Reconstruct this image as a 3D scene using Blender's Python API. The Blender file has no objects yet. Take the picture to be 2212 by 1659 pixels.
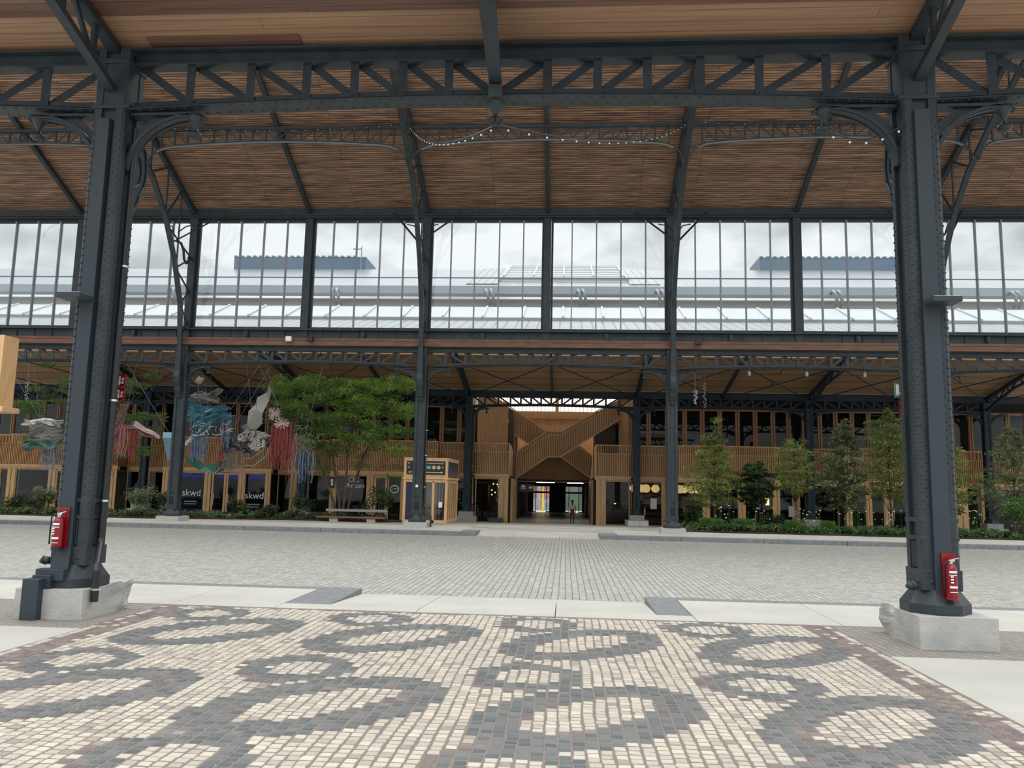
import bpy, math, random
import numpy as np
from mathutils import Vector, Matrix
C = bpy.context.scene.collection
# ------------------------------------------------------------ camera
E = 1.95                      # eye height above the paving of the near aisle
F, YAW, PITCH, ROLL = 1724.09, -0.0695073, 0.1279654, 0.0212753
def cam_axes():
    cy, sy = math.cos(YAW), math.sin(YAW)
    f = Vector((sy*math.cos(PITCH), cy*math.cos(PITCH), math.sin(PITCH)))
    r = Vector((cy, -sy, 0)); u = r.cross(f)
    return r*math.cos(ROLL)+u*math.sin(ROLL), u*math.cos(ROLL)-r*math.sin(ROLL), f
cr, cu, cf = cam_axes()
cd = bpy.data.cameras.new('camera'); co = bpy.data.objects.new('camera', cd); C.objects.link(co)
cd.sensor_width = 36; cd.lens = 36*F/2212; cd.clip_end = 2000
co.matrix_world = Matrix(((cr.x, cu.x, -cf.x, 1.04), (cr.y, cu.y, -cf.y, 0), (cr.z, cu.z, -cf.z, E), (0, 0, 0, 1)))
bpy.context.scene.camera = co
# ------------------------------------------------------------ sky, exposure
sc = bpy.context.scene
sc.view_settings.view_transform = 'Standard'; sc.view_settings.look = 'None'
sc.view_settings.gamma = 1; sc.view_settings.use_curve_mapping = False
sc.view_settings.exposure = 0.0
w = bpy.data.worlds.new('overcast_sky'); sc.world = w; w.use_nodes = True
nt = w.node_tree; N = nt.nodes; LK = nt.links; N.clear()
wo = N.new('ShaderNodeOutputWorld'); bg = N.new('ShaderNodeBackground'); LK.new(bg.outputs[0], wo.inputs[0])
tc = N.new('ShaderNodeTexCoord')
sx = N.new('ShaderNodeSeparateXYZ'); LK.new(tc.outputs['Generated'], sx.inputs[0])
mp = N.new('ShaderNodeMapping'); mp.inputs['Scale'].default_value = (1, 1, 2.2); LK.new(tc.outputs['Generated'], mp.inputs[0])
cn = N.new('ShaderNodeTexNoise'); cn.inputs['Scale'].default_value = 7; cn.inputs['Detail'].default_value = 6; cn.inputs['Roughness'].default_value = .5; LK.new(mp.outputs[0], cn.inputs['Vector'])
rc = N.new('ShaderNodeValToRGB'); LK.new(cn.outputs[0], rc.inputs[0])
rc.color_ramp.elements[0].position = .38; rc.color_ramp.elements[0].color = (.60, .635, .65, 1)
rc.color_ramp.elements[1].position = .60; rc.color_ramp.elements[1].color = (1.12, 1.14, 1.13, 1)
rz = N.new('ShaderNodeMapRange'); LK.new(sx.outputs[2], rz.inputs[0])      # overcast: brighter overhead than at the horizon
rz.inputs[1].default_value = .36; rz.inputs[2].default_value = .85; rz.inputs[3].default_value = 1.0; rz.inputs[4].default_value = 4.3
LK.new(rc.outputs[0], bg.inputs[0]); LK.new(rz.outputs[0], bg.inputs[1])
# ------------------------------------------------------------ helpers
class MB:
    def __init__(s): s.v = []; s.f = []; s.u = []
    def add(s, vs, fs):
        n = len(s.v); s.v += [tuple(p) for p in vs]; s.f += [tuple(i+n for i in f) for f in fs]; return s
    def box(s, x0, x1, y0, y1, z0, z1):
        return s.add([(x0,y0,z0),(x1,y0,z0),(x1,y1,z0),(x0,y1,z0),(x0,y0,z1),(x1,y0,z1),(x1,y1,z1),(x0,y1,z1)],
                     [(0,3,2,1),(4,5,6,7),(0,1,5,4),(1,2,6,5),(2,3,7,6),(3,0,4,7)])
    def hexa(s, b, t):      # two quads (bottom, top), counter-clockwise seen from above
        return s.add(list(b)+list(t), [(0,3,2,1),(4,5,6,7),(0,1,5,4),(1,2,6,5),(2,3,7,6),(3,0,4,7)])
    def beam(s, p, q, w, h, side=None):
        p, q = Vector(p), Vector(q); d = (q-p).normalized()
        a = Vector(side) if side else (d.cross(Vector((0,0,1))) if abs(d.z) < .99 else Vector((1,0,0)))
        a = (a-d*a.dot(d)).normalized(); b = d.cross(a)
        a = a*w/2; b = b*h/2
        return s.add([p-a-b, p+a-b, p+a+b, p-a+b, q-a-b, q+a-b, q+a+b, q-a+b],
                     [(0,3,2,1),(4,5,6,7),(0,1,5,4),(1,2,6,5),(2,3,7,6),(3,0,4,7)])
    def sweep(s, pts, w, h, side=(0,1,0)):   # rectangular section along a polyline; w along side, h across it
        pts = [Vector(p) for p in pts]; a = Vector(side).normalized(); n0 = len(s.v); vs = []; fs = []
        for i, p in enumerate(pts):
            d = (pts[min(i+1, len(pts)-1)]-pts[max(i-1, 0)]).normalized(); b = d.cross(a).normalized()
            vs += [p-a*w/2-b*h/2, p+a*w/2-b*h/2, p+a*w/2+b*h/2, p-a*w/2+b*h/2]
        for i in range(len(pts)-1):
            k = i*4; fs += [(k,k+1,k+5,k+4),(k+1,k+2,k+6,k+5),(k+2,k+3,k+7,k+6),(k+3,k,k+4,k+7)]
        k = (len(pts)-1)*4; fs += [(0,3,2,1),(k,k+1,k+2,k+3)]
        return s.add(vs, fs)
    def tube(s, pts, r, n=8):
        pts = [Vector(p) for p in pts]; rr = r if isinstance(r, (list, tuple)) else [r]*len(pts); vs = []; fs = []; a = None
        for i, p in enumerate(pts):
            e0 = (p-pts[i-1]).normalized() if i else None; e1 = (pts[i+1]-p).normalized() if i+1 < len(pts) else None
            d = ((e0 or e1)+(e1 or e0)).normalized()
            if a is None: a = d.orthogonal().normalized()
            a = (a-d*a.dot(d)).normalized(); b = d.cross(a)
            for j in range(n):
                t = 2*math.pi*j/n; vs.append(p+(a*math.cos(t)+b*math.sin(t))*rr[i])
        for i in range(len(pts)-1):
            for j in range(n):
                k = i*n; fs.append((k+j, k+(j+1) % n, k+n+(j+1) % n, k+n+j))
        fs.append(tuple(range(n-1, -1, -1))); k = (len(pts)-1)*n; fs.append(tuple(range(k, k+n)))
        return s.add(vs, fs)
    def ext(s, poly, axis, a, b):             # prism of a 2D outline; axis y: (x,z); axis x: (y,z); axis z: (x,y)
        m = {'y': lambda p, t: (p[0], t, p[1]), 'x': lambda p, t: (t, p[0], p[1]), 'z': lambda p, t: (p[0], p[1], t)}[axis]
        n = len(poly)
        return s.add([m(p, a) for p in poly]+[m(p, b) for p in poly],
                     [tuple(range(n)), tuple(range(2*n-1, n-1, -1))]+[(i, i+n, (i+1) % n+n, (i+1) % n) for i in range(n)])
    def rivet(s, c, nrm, r=.018):
        c = Vector(c); nrm = Vector(nrm).normalized()
        a = nrm.orthogonal().normalized(); b = nrm.cross(a); vs = []; n = 6
        for rad, h in ((r, 0), (r*.72, r*.42)):
            for j in range(n):
                t = 2*math.pi*j/n; vs.append(c+(a*math.cos(t)+b*math.sin(t))*rad+nrm*h)
        vs.append(c+nrm*r*.58)
        return s.add(vs, [(j, (j+1) % n, n+(j+1) % n, n+j) for j in range(n)]+[(n+j, n+(j+1) % n, 2*n) for j in range(n)])
    def lathe(s, c, prof, n=16, sq=False):
        vs = []; fs = []; ph = math.pi/n if sq else 0; k = 1/math.cos(math.pi/n) if sq else 1
        for r, z in prof:
            for j in range(n):
                t = 2*math.pi*j/n+ph; vs.append((c[0]+r*k*math.cos(t), c[1]+r*k*math.sin(t), c[2]+z))
        for i in range(len(prof)-1):
            for j in range(n): fs.append((i*n+j, i*n+(j+1) % n, (i+1)*n+(j+1) % n, (i+1)*n+j))
        fs.append(tuple(range(n-1, -1, -1))); kk = (len(prof)-1)*n; fs.append(tuple(range(kk, kk+n)))
        return s.add(vs, fs)
    def ball(s, c, r, n=10, m=7, sc3=(1,1,1)):
        vs = [(c[0], c[1], c[2]-r*sc3[2])]; fs = []
        for i in range(1, m):
            t = math.pi*i/m
            for j in range(n):
                p = 2*math.pi*j/n; vs.append((c[0]+r*sc3[0]*math.sin(t)*math.cos(p), c[1]+r*sc3[1]*math.sin(t)*math.sin(p), c[2]-r*sc3[2]*math.cos(t)))
        vs.append((c[0], c[1], c[2]+r*sc3[2])); L = len(vs)-1
        for j in range(n): fs.append((0, 1+(j+1) % n, 1+j)); fs.append((L, L-n+j, L-n+(j+1) % n))
        for i in range(m-2):
            for j in range(n): a = 1+i*n; fs.append((a+j, a+(j+1) % n, a+n+(j+1) % n, a+n+j))
        return s.add(vs, fs)
    def build(s, name, m, parent=None, smooth=False, bevel=0, kind=None):
        o = parent.get('_o', (0,0,0)) if parent else (0,0,0)
        me = bpy.data.meshes.new(name)
        if parent: me.from_pydata([(x-o[0], y-o[1], z-o[2]) for x, y, z in s.v], [], s.f)
        else: me.from_pydata([(x, y, z+E) for x, y, z in s.v], [], s.f)
        me.update(); me.materials.append(m)
        if smooth: me.polygons.foreach_set('use_smooth', [True]*len(me.polygons))
        ob = bpy.data.objects.new(name, me); C.objects.link(ob)
        if parent: ob.parent = parent; ob['_o'] = tuple(o)
        if bevel:
            b = ob.modifiers.new('bevel', 'BEVEL'); b.width = bevel; b.segments = 2; b.limit_method = 'ANGLE'
        if kind: ob['kind'] = kind
        return ob
def tag(o, label, cat, group=None, kind=None):
    o['label'] = label; o['category'] = cat
    if group: o['group'] = group
    if kind: o['kind'] = kind
    return o
def thing(name, label, cat, loc, group=None, kind=None):
    o = bpy.data.objects.new(name, None); C.objects.link(o); o.location = (loc[0], loc[1], loc[2]+E)
    o['_o'] = tuple(loc); o.empty_display_size = .2
    if kind == 'structure': o['kind'] = kind
    else: tag(o, label, cat, group, kind)
    return o
def dup(src, dx=0, dy=0, dz=0, label=None, parent=None, names=None, skip=()):
    r = src.copy(); C.objects.link(r)
    if parent: r.parent = parent
    else: r.location = (src.location.x+dx, src.location.y+dy, src.location.z+dz)
    if label: r['label'] = label
    for ch in list(src.children):
        if ch.name.split('.')[0] not in skip: dup(ch, parent=r)
    return r
def struct(mb, name, m, **k): return mb.build(name, m, kind='structure', **k)
def text(s, size, m, parent, loc, rx=math.pi/2, rz=0, rot=0, ext=.004, name='lettering', align='CENTER', label=None):
    cu_ = bpy.data.curves.new(name, 'FONT'); cu_.body = s; cu_.size = size; cu_.extrude = ext; cu_.align_x = align; cu_.align_y = 'CENTER'; cu_.resolution_u = 3
    t = bpy.data.objects.new('tmp', cu_); C.objects.link(t)
    me = bpy.data.meshes.new_from_object(t.evaluated_get(bpy.context.evaluated_depsgraph_get()))
    bpy.data.objects.remove(t)
    M = Matrix.Translation(Vector(loc)-Vector(parent.get('_o', (0,0,0)))) @ Matrix.Rotation(rz, 4, 'Z') @ Matrix.Rotation(rx, 4, 'X') @ Matrix.Rotation(rot, 4, 'Z')
    me.transform(M); me.materials.clear(); me.materials.append(m)
    o = bpy.data.objects.new(name, me); C.objects.link(o); o.parent = parent; o['_o'] = parent.get('_o', (0,0,0))
    return o
# ------------------------------------------------------------ materials
def mat(name, col, rough=.6, metal=0, emit=0, spec=.5):
    m = bpy.data.materials.new(name); m.use_nodes = True; b = m.node_tree.nodes['Principled BSDF']
    b.inputs['Base Color'].default_value = (*col, 1); b.inputs['Roughness'].default_value = rough; b.inputs['Metallic'].default_value = metal
    b.inputs['Specular IOR Level'].default_value = spec
    if emit: b.inputs['Emission Color'].default_value = (*col, 1); b.inputs['Emission Strength'].default_value = emit
    return m
def nn(m, t, **k):
    n = m.node_tree.nodes.new(t)
    for a, b in k.items(): setattr(n, a, b)
    return n
def noisy(name, c1, c2, scale=4, rough=.6, stretch=(1,1,1), detail=6, bump=0, lo=.35, hi=.65, metal=0, bscale=None, coord='Object', spec=.5):
    m = mat(name, c1, rough, metal, spec=spec); L = m.node_tree.links; b = m.node_tree.nodes['Principled BSDF']
    t = nn(m, 'ShaderNodeTexCoord'); mp = nn(m, 'ShaderNodeMapping'); mp.inputs['Scale'].default_value = stretch; L.new(t.outputs[coord], mp.inputs[0])
    n = nn(m, 'ShaderNodeTexNoise'); n.inputs['Scale'].default_value = scale; n.inputs['Detail'].default_value = detail; L.new(mp.outputs[0], n.inputs['Vector'])
    r = nn(m, 'ShaderNodeValToRGB'); L.new(n.outputs[0], r.inputs[0])
    r.color_ramp.elements[0].position = lo; r.color_ramp.elements[0].color = (*c1, 1)
    r.color_ramp.elements[1].position = hi; r.color_ramp.elements[1].color = (*c2, 1)
    L.new(r.outputs[0], b.inputs['Base Color'])
    if bump:
        n2 = nn(m, 'ShaderNodeTexNoise'); n2.inputs['Scale'].default_value = bscale or scale*6; n2.inputs['Detail'].default_value = 4; L.new(mp.outputs[0], n2.inputs['Vector'])
        bp = nn(m, 'ShaderNodeBump'); bp.inputs['Strength'].default_value = bump; bp.inputs['Distance'].default_value = .02; L.new(n2.outputs[0], bp.inputs['Height']); L.new(bp.outputs[0], b.inputs['Normal'])
    return m
def planks(name, c1, c2, cm, width, height, axis='xy', rough=.6, mortar=.006, grain=(.6,14,14), gmix=.5, offset=.5, bump=.2, c3=None, squash=1):
    """boards or setts in rows: brick texture with a grain noise over it"""
    m = mat(name, c1, rough); L = m.node_tree.links; b = m.node_tree.nodes['Principled BSDF']
    t = nn(m, 'ShaderNodeTexCoord'); sp = nn(m, 'ShaderNodeSeparateXYZ'); cb = nn(m, 'ShaderNodeCombineXYZ'); L.new(t.outputs['Object'], sp.inputs[0])
    ix = {'x': 0, 'y': 1, 'z': 2}
    L.new(sp.outputs[ix[axis[0]]], cb.inputs[0]); L.new(sp.outputs[ix[axis[1]]], cb.inputs[1])
    wv = nn(m, 'ShaderNodeTexNoise'); wv.inputs['Scale'].default_value = 1.3; L.new(cb.outputs[0], wv.inputs['Vector'])
    ws = nn(m, 'ShaderNodeVectorMath', operation='SCALE'); ws.inputs['Scale'].default_value = height*.35 if height < .3 and width < .5 else 0
    L.new(wv.outputs['Color'], ws.inputs[0]); wa = nn(m, 'ShaderNodeVectorMath', operation='ADD'); L.new(cb.outputs[0], wa.inputs[0]); L.new(ws.outputs[0], wa.inputs[1])
    br = nn(m, 'ShaderNodeTexBrick', offset=offset); L.new(wa.outputs[0], br.inputs['Vector'])
    br.inputs['Scale'].default_value = 1; br.inputs['Brick Width'].default_value = width; br.inputs['Row Height'].default_value = height
    br.inputs['Mortar Size'].default_value = mortar; br.inputs['Mortar Smooth'].default_value = .3
    br.inputs['Color1'].default_value = (*c1, 1); br.inputs['Color2'].default_value = (*c2, 1); br.inputs['Mortar'].default_value = (*cm, 1)
    mp = nn(m, 'ShaderNodeMapping'); mp.inputs['Scale'].default_value = grain; L.new(t.outputs['Object'], mp.inputs[0])
    n = nn(m, 'ShaderNodeTexNoise'); n.inputs['Scale'].default_value = 1; n.inputs['Detail'].default_value = 6; L.new(mp.outputs[0], n.inputs['Vector'])
    r = nn(m, 'ShaderNodeMapRange'); r.inputs[1].default_value = .3; r.inputs[2].default_value = .7; r.inputs[3].default_value = 1-gmix; r.inputs[4].default_value = 1+gmix*.5; L.new(n.outputs[0], r.inputs[0])
    mx = nn(m, 'ShaderNodeVectorMath', operation='SCALE'); L.new(br.outputs['Color'], mx.inputs[0]); L.new(r.outputs[0], mx.inputs['Scale'])
    L.new(mx.outputs[0], b.inputs['Base Color'])
    if bump:
        bp = nn(m, 'ShaderNodeBump', invert=True); bp.inputs['Strength'].default_value = bump; bp.inputs['Distance'].default_value = .02; L.new(br.outputs['Fac'], bp.inputs['Height']); L.new(bp.outputs[0], b.inputs['Normal'])
    return m
def glass(name, tint=(1,1,1), refl=1.0, trans=.95):
    m = bpy.data.materials.new(name); m.use_nodes = True; n = m.node_tree.nodes; L = m.node_tree.links; n.clear()
    o = n.new('ShaderNodeOutputMaterial'); mx = n.new('ShaderNodeMixShader'); tr = n.new('ShaderNodeBsdfTransparent'); gl = n.new('ShaderNodeBsdfGlossy'); fr = n.new('ShaderNodeFresnel')
    fr.inputs[0].default_value = 1.5; tr.inputs[0].default_value = (tint[0]*trans, tint[1]*trans, tint[2]*trans, 1); gl.inputs['Roughness'].default_value = .02; gl.inputs[0].default_value = (refl, refl, refl, 1)
    L.new(fr.outputs[0], mx.inputs[0]); L.new(tr.outputs[0], mx.inputs[1]); L.new(gl.outputs[0], mx.inputs[2]); L.new(mx.outputs[0], o.inputs[0])
    return m
STEEL = noisy('painted steel', (.020,.028,.034), (.030,.040,.047), 3, .45, detail=4, bump=.05, bscale=60, spec=.4)
DUCT = mat('blue grey cable duct', (.028,.040,.051), .45, spec=.4)
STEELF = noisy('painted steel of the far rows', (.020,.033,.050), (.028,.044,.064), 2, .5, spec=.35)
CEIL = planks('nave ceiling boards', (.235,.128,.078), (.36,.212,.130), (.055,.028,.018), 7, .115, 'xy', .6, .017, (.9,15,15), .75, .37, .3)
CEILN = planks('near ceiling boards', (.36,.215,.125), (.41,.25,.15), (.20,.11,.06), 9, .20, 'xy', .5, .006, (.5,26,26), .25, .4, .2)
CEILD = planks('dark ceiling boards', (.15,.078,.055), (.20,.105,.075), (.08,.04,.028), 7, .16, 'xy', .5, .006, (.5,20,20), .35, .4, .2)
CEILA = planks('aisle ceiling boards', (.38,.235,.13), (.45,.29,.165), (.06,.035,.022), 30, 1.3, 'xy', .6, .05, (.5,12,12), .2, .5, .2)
BEAMW = noisy('red brown timber beam', (.10,.04,.024), (.19,.085,.05), 1.5, .5, (1,8,8), lo=.3, hi=.7)
WOOD = noisy('light oak timber', (.60,.36,.170), (.74,.47,.24), 2, .5, (3,3,.6), lo=.3, hi=.7)
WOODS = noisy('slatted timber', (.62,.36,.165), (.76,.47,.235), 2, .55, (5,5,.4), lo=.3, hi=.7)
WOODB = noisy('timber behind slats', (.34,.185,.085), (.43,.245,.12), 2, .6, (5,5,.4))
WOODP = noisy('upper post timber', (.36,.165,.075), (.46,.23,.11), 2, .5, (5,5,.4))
STONE = noisy('granite plinth', (.36,.355,.34), (.44,.43,.41), 14, .8, detail=10, bump=.4, bscale=40)
STONER = noisy('rough granite plinth', (.33,.33,.315), (.44,.43,.41), 3, .85, detail=12, bump=.5, bscale=22, lo=.3, hi=.7)
SLAB = noisy('pale concrete slabs', (.375,.365,.325), (.44,.425,.38), .7, .6, detail=5, bump=.03)
SLABG = noisy('grey plaza slabs', (.55,.53,.48), (.62,.59,.53), .7, .28)
KERB = noisy('blue stone kerb', (.13,.135,.14), (.19,.195,.20), 8, .6, detail=8, bump=.1)
SETTB = planks('brown grey setts', (.21,.19,.165), (.27,.245,.21), (.13,.118,.10), .11, .10, 'yx', .8, .008, (30,30,30), .25, .5, .4)
COBB = planks('street cobbles', (.29,.288,.262), (.42,.41,.365), (.155,.148,.128), .15, .135, 'yx', .55, .010, (25,25,25), .28, .45, .7)
PLAZA = planks('striped plaza paving', (.28,.25,.21), (.42,.395,.335), (.24,.22,.195), 2.6, .8, 'xy', .65, .01, (8,8,8), .2, .37, .1)
GROUT = mat('brown grout', (.17,.142,.125), .9)
GLASS = glass('clear window glass', (.97,.99,1), .9, .93)
GLASSD = glass('dark shop glass', (.75,.8,.8), .55, .8)
SKYGL = mat('frosted roof glazing', (.80,.82,.82), .4)
_o = SKYGL.node_tree.nodes['Material Output']; _b = SKYGL.node_tree.nodes['Principled BSDF']; _t = SKYGL.node_tree.nodes.new('ShaderNodeBsdfTransparent'); _m = SKYGL.node_tree.nodes.new('ShaderNodeMixShader')
_m.inputs[0].default_value = .3; SKYGL.node_tree.links.new(_t.outputs[0], _m.inputs[1]); SKYGL.node_tree.links.new(_b.outputs[0], _m.inputs[2]); SKYGL.node_tree.links.new(_m.outputs[0], _o.inputs[0])
WHITE = mat('white paint', (.8,.8,.78), .5)
BLACK = mat('black plastic', (.012,.012,.014), .4)
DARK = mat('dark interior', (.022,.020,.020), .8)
RED = mat('red enamel', (.21,.004,.009), .3)
CHROME = mat('chrome', (.7,.7,.72), .2, 1)
LABEL = mat('white label', (.8,.8,.8), .5)
BULB = mat('warm bulb', (1,.62,.25), .5, emit=7)
GLOBE = mat('paper globe glow', (1,.66,.27), .6, emit=1.35)
TUBEL = mat('tube light glow', (1,.93,.8), .5, emit=40)
SLATM = WOODS
# ------------------------------------------------------------ ground (z given relative to the eye, E is added on building)
G0 = -E
def zf(y):        # ground level along the depth
    if y < 15.15: return G0
    if y < 34.6: return -2.05-(y-15.15)*.0042
    if y < 43: return -1.97-(y-34.6)*.006
    if y < 60: return -2.02-(y-43)*.037
    return -2.65
def mosaic():
    rs = np.random.RandomState(4); px, py = .107, .098; x0, x1, y0, y1 = -5.23, 4.98, 3.6, 12.53
    nx = int((x1-x0)/px); ny = int((y1-y0)/py); px = (x1-x0)/nx; py = (y1-y0)/ny
    V = []; Fc = []; col = []
    cream = [(.44,.395,.325), (.40,.36,.305), (.42,.385,.325), (.465,.415,.335), (.365,.325,.28)]
    pink = [(.30,.25,.22), (.27,.23,.205)]; dk = [(.085,.095,.10), (.105,.115,.115), (.13,.135,.135)]; red = [(.155,.12,.115), (.19,.15,.135), (.13,.098,.10)]
    for i in range(nx):
        ph = rs.rand()*py; wob = rs.rand()*6
        for j in range(-1, ny+1):
            cx = x0+(i+.5)*px; cy = y0+(j+.5)*py+ph-py/2
            hy = py*.5
            if cy+hy > y1+.01 or cy-hy < y0-.01: continue
            k = None
            for mx_ in (-4.18, -1.75, .67, 3.08):
                for my in (11.82, 8.62, 5.77):
                    dx, dy = cx-mx_, cy-my; r = math.hypot(dx, dy)
                    ex, ey = dx-.62, dy+1.31; c_, s_ = math.cos(.80), math.sin(.80)
                    a, b = ex*c_+ey*s_, -ex*s_+ey*c_
                    eo = math.hypot(a/1.27, b/.80); ei = math.hypot(a/.80, b/.34)
                    if r < .32: k = 'c'
                    elif r < .58 and k is None: k = 'd'
                    elif eo < 1 and ei > 1.0 and k != 'c': k = 'd' if ei > 1.3 or rs.rand() < .7 else 'r'
                    elif r < .68 and dx < .1 and k is None and rs.rand() < .6: k = 'r'
            e = min(cx-x0, x1-cx)
            if .12 < e < .40: k = 'r' if rs.rand() < .93 else k
            if e <= .12: k = 'c' if rs.rand() < .8 else 'r'
            if y1-cy < .1: k = 'r'
            if k == 'd': c = dk[rs.randint(3)]
            elif k == 'r': c = red[rs.randint(3)]
            else: c = cream[rs.randint(5)] if rs.rand() > .06 else pink[rs.randint(2)]
            c = np.array(c)*(.9+rs.rand()*.2)
            wx = px*.5-.0075; wy = hy-.008-rs.rand()*.003; jx = .012*math.sin(cy*1.7+i*.3)+.004*math.sin(cy*6+wob)+rs.randn()*.0016; jy = rs.randn()*.002; h = rs.rand()*.004
            ax, ay = wx+rs.randn(4)*.003, wy+rs.randn(4)*.003
            n = len(V)
            for q, (sx_, sy_) in enumerate(((-1,-1),(1,-1),(1,1),(-1,1))): V.append((cx+jx+sx_*ax[q], cy+jy+sy_*ay[q], G0-.010+E))
            for q, (sx_, sy_) in enumerate(((-1,-1),(1,-1),(1,1),(-1,1))): V.append((cx+jx+sx_*(ax[q]-.007), cy+jy+sy_*(ay[q]-.007), G0-.003+h*.6+E))
            Fc += [(n+4,n+5,n+6,n+7),(n,n+1,n+5,n+4),(n+1,n+2,n+6,n+5),(n+2,n+3,n+7,n+6),(n+3,n,n+4,n+7)]
            col += [c]*5
    me = bpy.data.meshes.new('floor_mosaic'); me.from_pydata(V, [], Fc); me.update()
    at = me.attributes.new('stone', 'FLOAT_COLOR', 'FACE'); at.data.foreach_set('color', np.c_[np.array(col), np.ones(len(col))].astype(np.float32).ravel())
    m = mat('cut stone setts', (.5,.5,.5), .75); b = m.node_tree.nodes['Principled BSDF']; a = nn(m, 'ShaderNodeAttribute', attribute_name='stone')
    n_ = nn(m, 'ShaderNodeTexNoise'); n_.inputs['Scale'].default_value = 60; r = nn(m, 'ShaderNodeMapRange'); r.inputs[3].default_value = .85; r.inputs[4].default_value = 1.15
    t = nn(m, 'ShaderNodeTexCoord'); L = m.node_tree.links; L.new(t.outputs['Object'], n_.inputs['Vector']); L.new(n_.outputs[0], r.inputs[0])
    s = nn(m, 'ShaderNodeVectorMath', operation='SCALE'); L.new(a.outputs['Color'], s.inputs[0]); L.new(r.outputs[0], s.inputs['Scale']); L.new(s.outputs[0], b.inputs['Base Color'])
    bp = nn(m, 'ShaderNodeBump'); bp.inputs['Strength'].default_value = .3; bp.inputs['Distance'].default_value = .01; L.new(n_.outputs[0], bp.inputs['Height']); L.new(bp.outputs[0], b.inputs['Normal'])
    me.materials.append(m); o = bpy.data.objects.new('floor_mosaic', me); C.objects.link(o); o['kind'] = 'structure'
mosaic()
struct(MB().box(-14, 14, 1, 12.54, G0-.3, G0-.0065).box(-14, 14, 12.54, 15.12, G0-.5, G0-.2), 'floor', GROUT)
m_ = MB()
for s in (-1, 1):
    a, b = (4.99, 14) if s > 0 else (-14, -5.24)
    m_.box(a, b, 10.35, 12.5, G0-.1, G0-.002)
struct(m_, 'floor_setts', SETTB)
g = .006
m_ = MB()       # pale slabs: beside the mosaic and in a strip in front of it
for s in (-1, 1):
    a, b = (5.0, 14) if s > 0 else (-14, -5.24)
    xs = [a, a+3.1, a+6.2, b] if s > 0 else [a, b-6.2, b-3.1, b]
    for i in range(3):
        for y0, y1 in ((1, 4.6), (4.6, 7.9), (7.9, 10.35)): m_.box(xs[i]+g, xs[i+1]-g, y0+g, y1-g, G0-.1, G0-.001)
xs = [-14, -8.6, -5.2, -2.75-.75]
for a, b in list(zip(xs, xs[1:]))+[(3.05, 5.2), (5.2, 8.6), (8.6, 14)]:
    for y0, y1 in ((12.55, 13.45), (13.45, 14.82)): m_.box(a+g, b-g, y0+g, y1-g, G0-.1, G0)
for a, b in ((-3.5, -1.25), (-1.25, .9), (.9, 3.05)): m_.box(a+g, b-g, 12.55+g, 13.05-g, G0-.1, G0)
for a, b in ((-2.75, -1.25), (-1.25, .9), (.9, 2.5)):
    m_.hexa([(a+g,13.06,G0-.3),(b-g,13.06,G0-.3),(b-g,15.15,G0-.3),(a+g,15.15,G0-.3)], [(a+g,13.06,G0-.004),(b-g,13.06,G0-.004),(b-g,15.15,-2.049),(a+g,15.15,-2.049)])
struct(m_, 'floor_slabs', SLAB, bevel=.004)
m_ = MB()       # kerbs of both sides
for a, b in ((-14, -2.75), (2.5, 14)):
    n = 5
    for i in range(n): m_.box(a+(b-a)*i/n+.004, a+(b-a)*(i+1)/n-.004, 14.84, 15.15, G0-.3, G0+.002)
m_.box(-3.49, -2.75, 13.08, 14.83, G0-.3, G0+.002); m_.box(2.5, 3.04, 13.08, 14.83, G0-.3, G0+.002)
for a, b in ((-47, -2.75), (2.5, 40)):
    n = int((b-a)/3.2)
    for i in range(n): m_.box(a+(b-a)*i/n+.006, a+(b-a)*(i+1)/n-.006, 34.55, 34.95, -2.4, -1.955)
m_.box(-3.5, -2.75, 34.96, 36.2, -2.4, -1.957); m_.box(2.5, 3.3, 34.96, 36.2, -2.4, -1.957)
struct(m_, 'trim_1', KERB, bevel=.015)
m_ = MB(); ys = [15.15, 25, 34.56]
for i in range(2): m_.add([(-50, ys[i], zf(ys[i]+.001)), (42, ys[i], zf(ys[i]+.001)), (42, ys[i+1], -2.135 if i else zf(ys[i+1])), (-50, ys[i+1], -2.135 if i else zf(ys[i+1]))], [(0,1,2,3)])
struct(m_, 'floor_cobbles', COBB)
m_ = MB()
for a, b in ((-2.75, -1.2), (-1.2, .8), (.8, 2.5)):
    m_.hexa([(a+g,34.5,-2.4),(b-g,34.5,-2.4),(b-g,36.35,-2.4),(a+g,36.35,-2.4)], [(a+g,34.5,-2.11),(b-g,34.5,-2.11),(b-g,36.35,-1.97),(a+g,36.35,-1.97)])
for a, b in ((-48, -3.51), (3.31, 41)):
    n = int((b-a)/2.4)
    for i in range(n):
        for y0, y1 in ((34.96, 37.0), (37.0, 39.6)):
            x0, x1 = a+(b-a)*i/n+g, a+(b-a)*(i+1)/n-g
            m_.hexa([(x0,y0,-2.4),(x1,y0,-2.4),(x1,y1,-2.4),(x0,y1,-2.4)], [(x0,y0+g,zf(y0)+.002),(x1,y0+g,zf(y0)+.002),(x1,y1-g,zf(y1)+.002),(x0,y1-g,zf(y1)+.002)])
struct(m_, 'floor_pavement', SLAB)
m_ = MB(); ys = [36.36, 39.6, 43, 60, 88]
for i in range(4): m_.add([(-3.5 if i == 0 else -48, ys[i], zf(ys[i])), (3.3 if i == 0 else 41, ys[i], zf(ys[i])), (3.3 if i == 0 else 41, ys[i+1], zf(ys[i+1])), (-3.5 if i == 0 else -48, ys[i+1], zf(ys[i+1]))], [(0,1,2,3)])
struct(m_, 'floor_plaza', PLAZA)
m_ = MB()
for i in range(3):
    for j in range(5): m_.box(-3+i*2.05+.01, -3+(i+1)*2.05-.01, 60+j*5.6, 60+(j+1)*5.6-.02, -2.7, -2.642)
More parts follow.
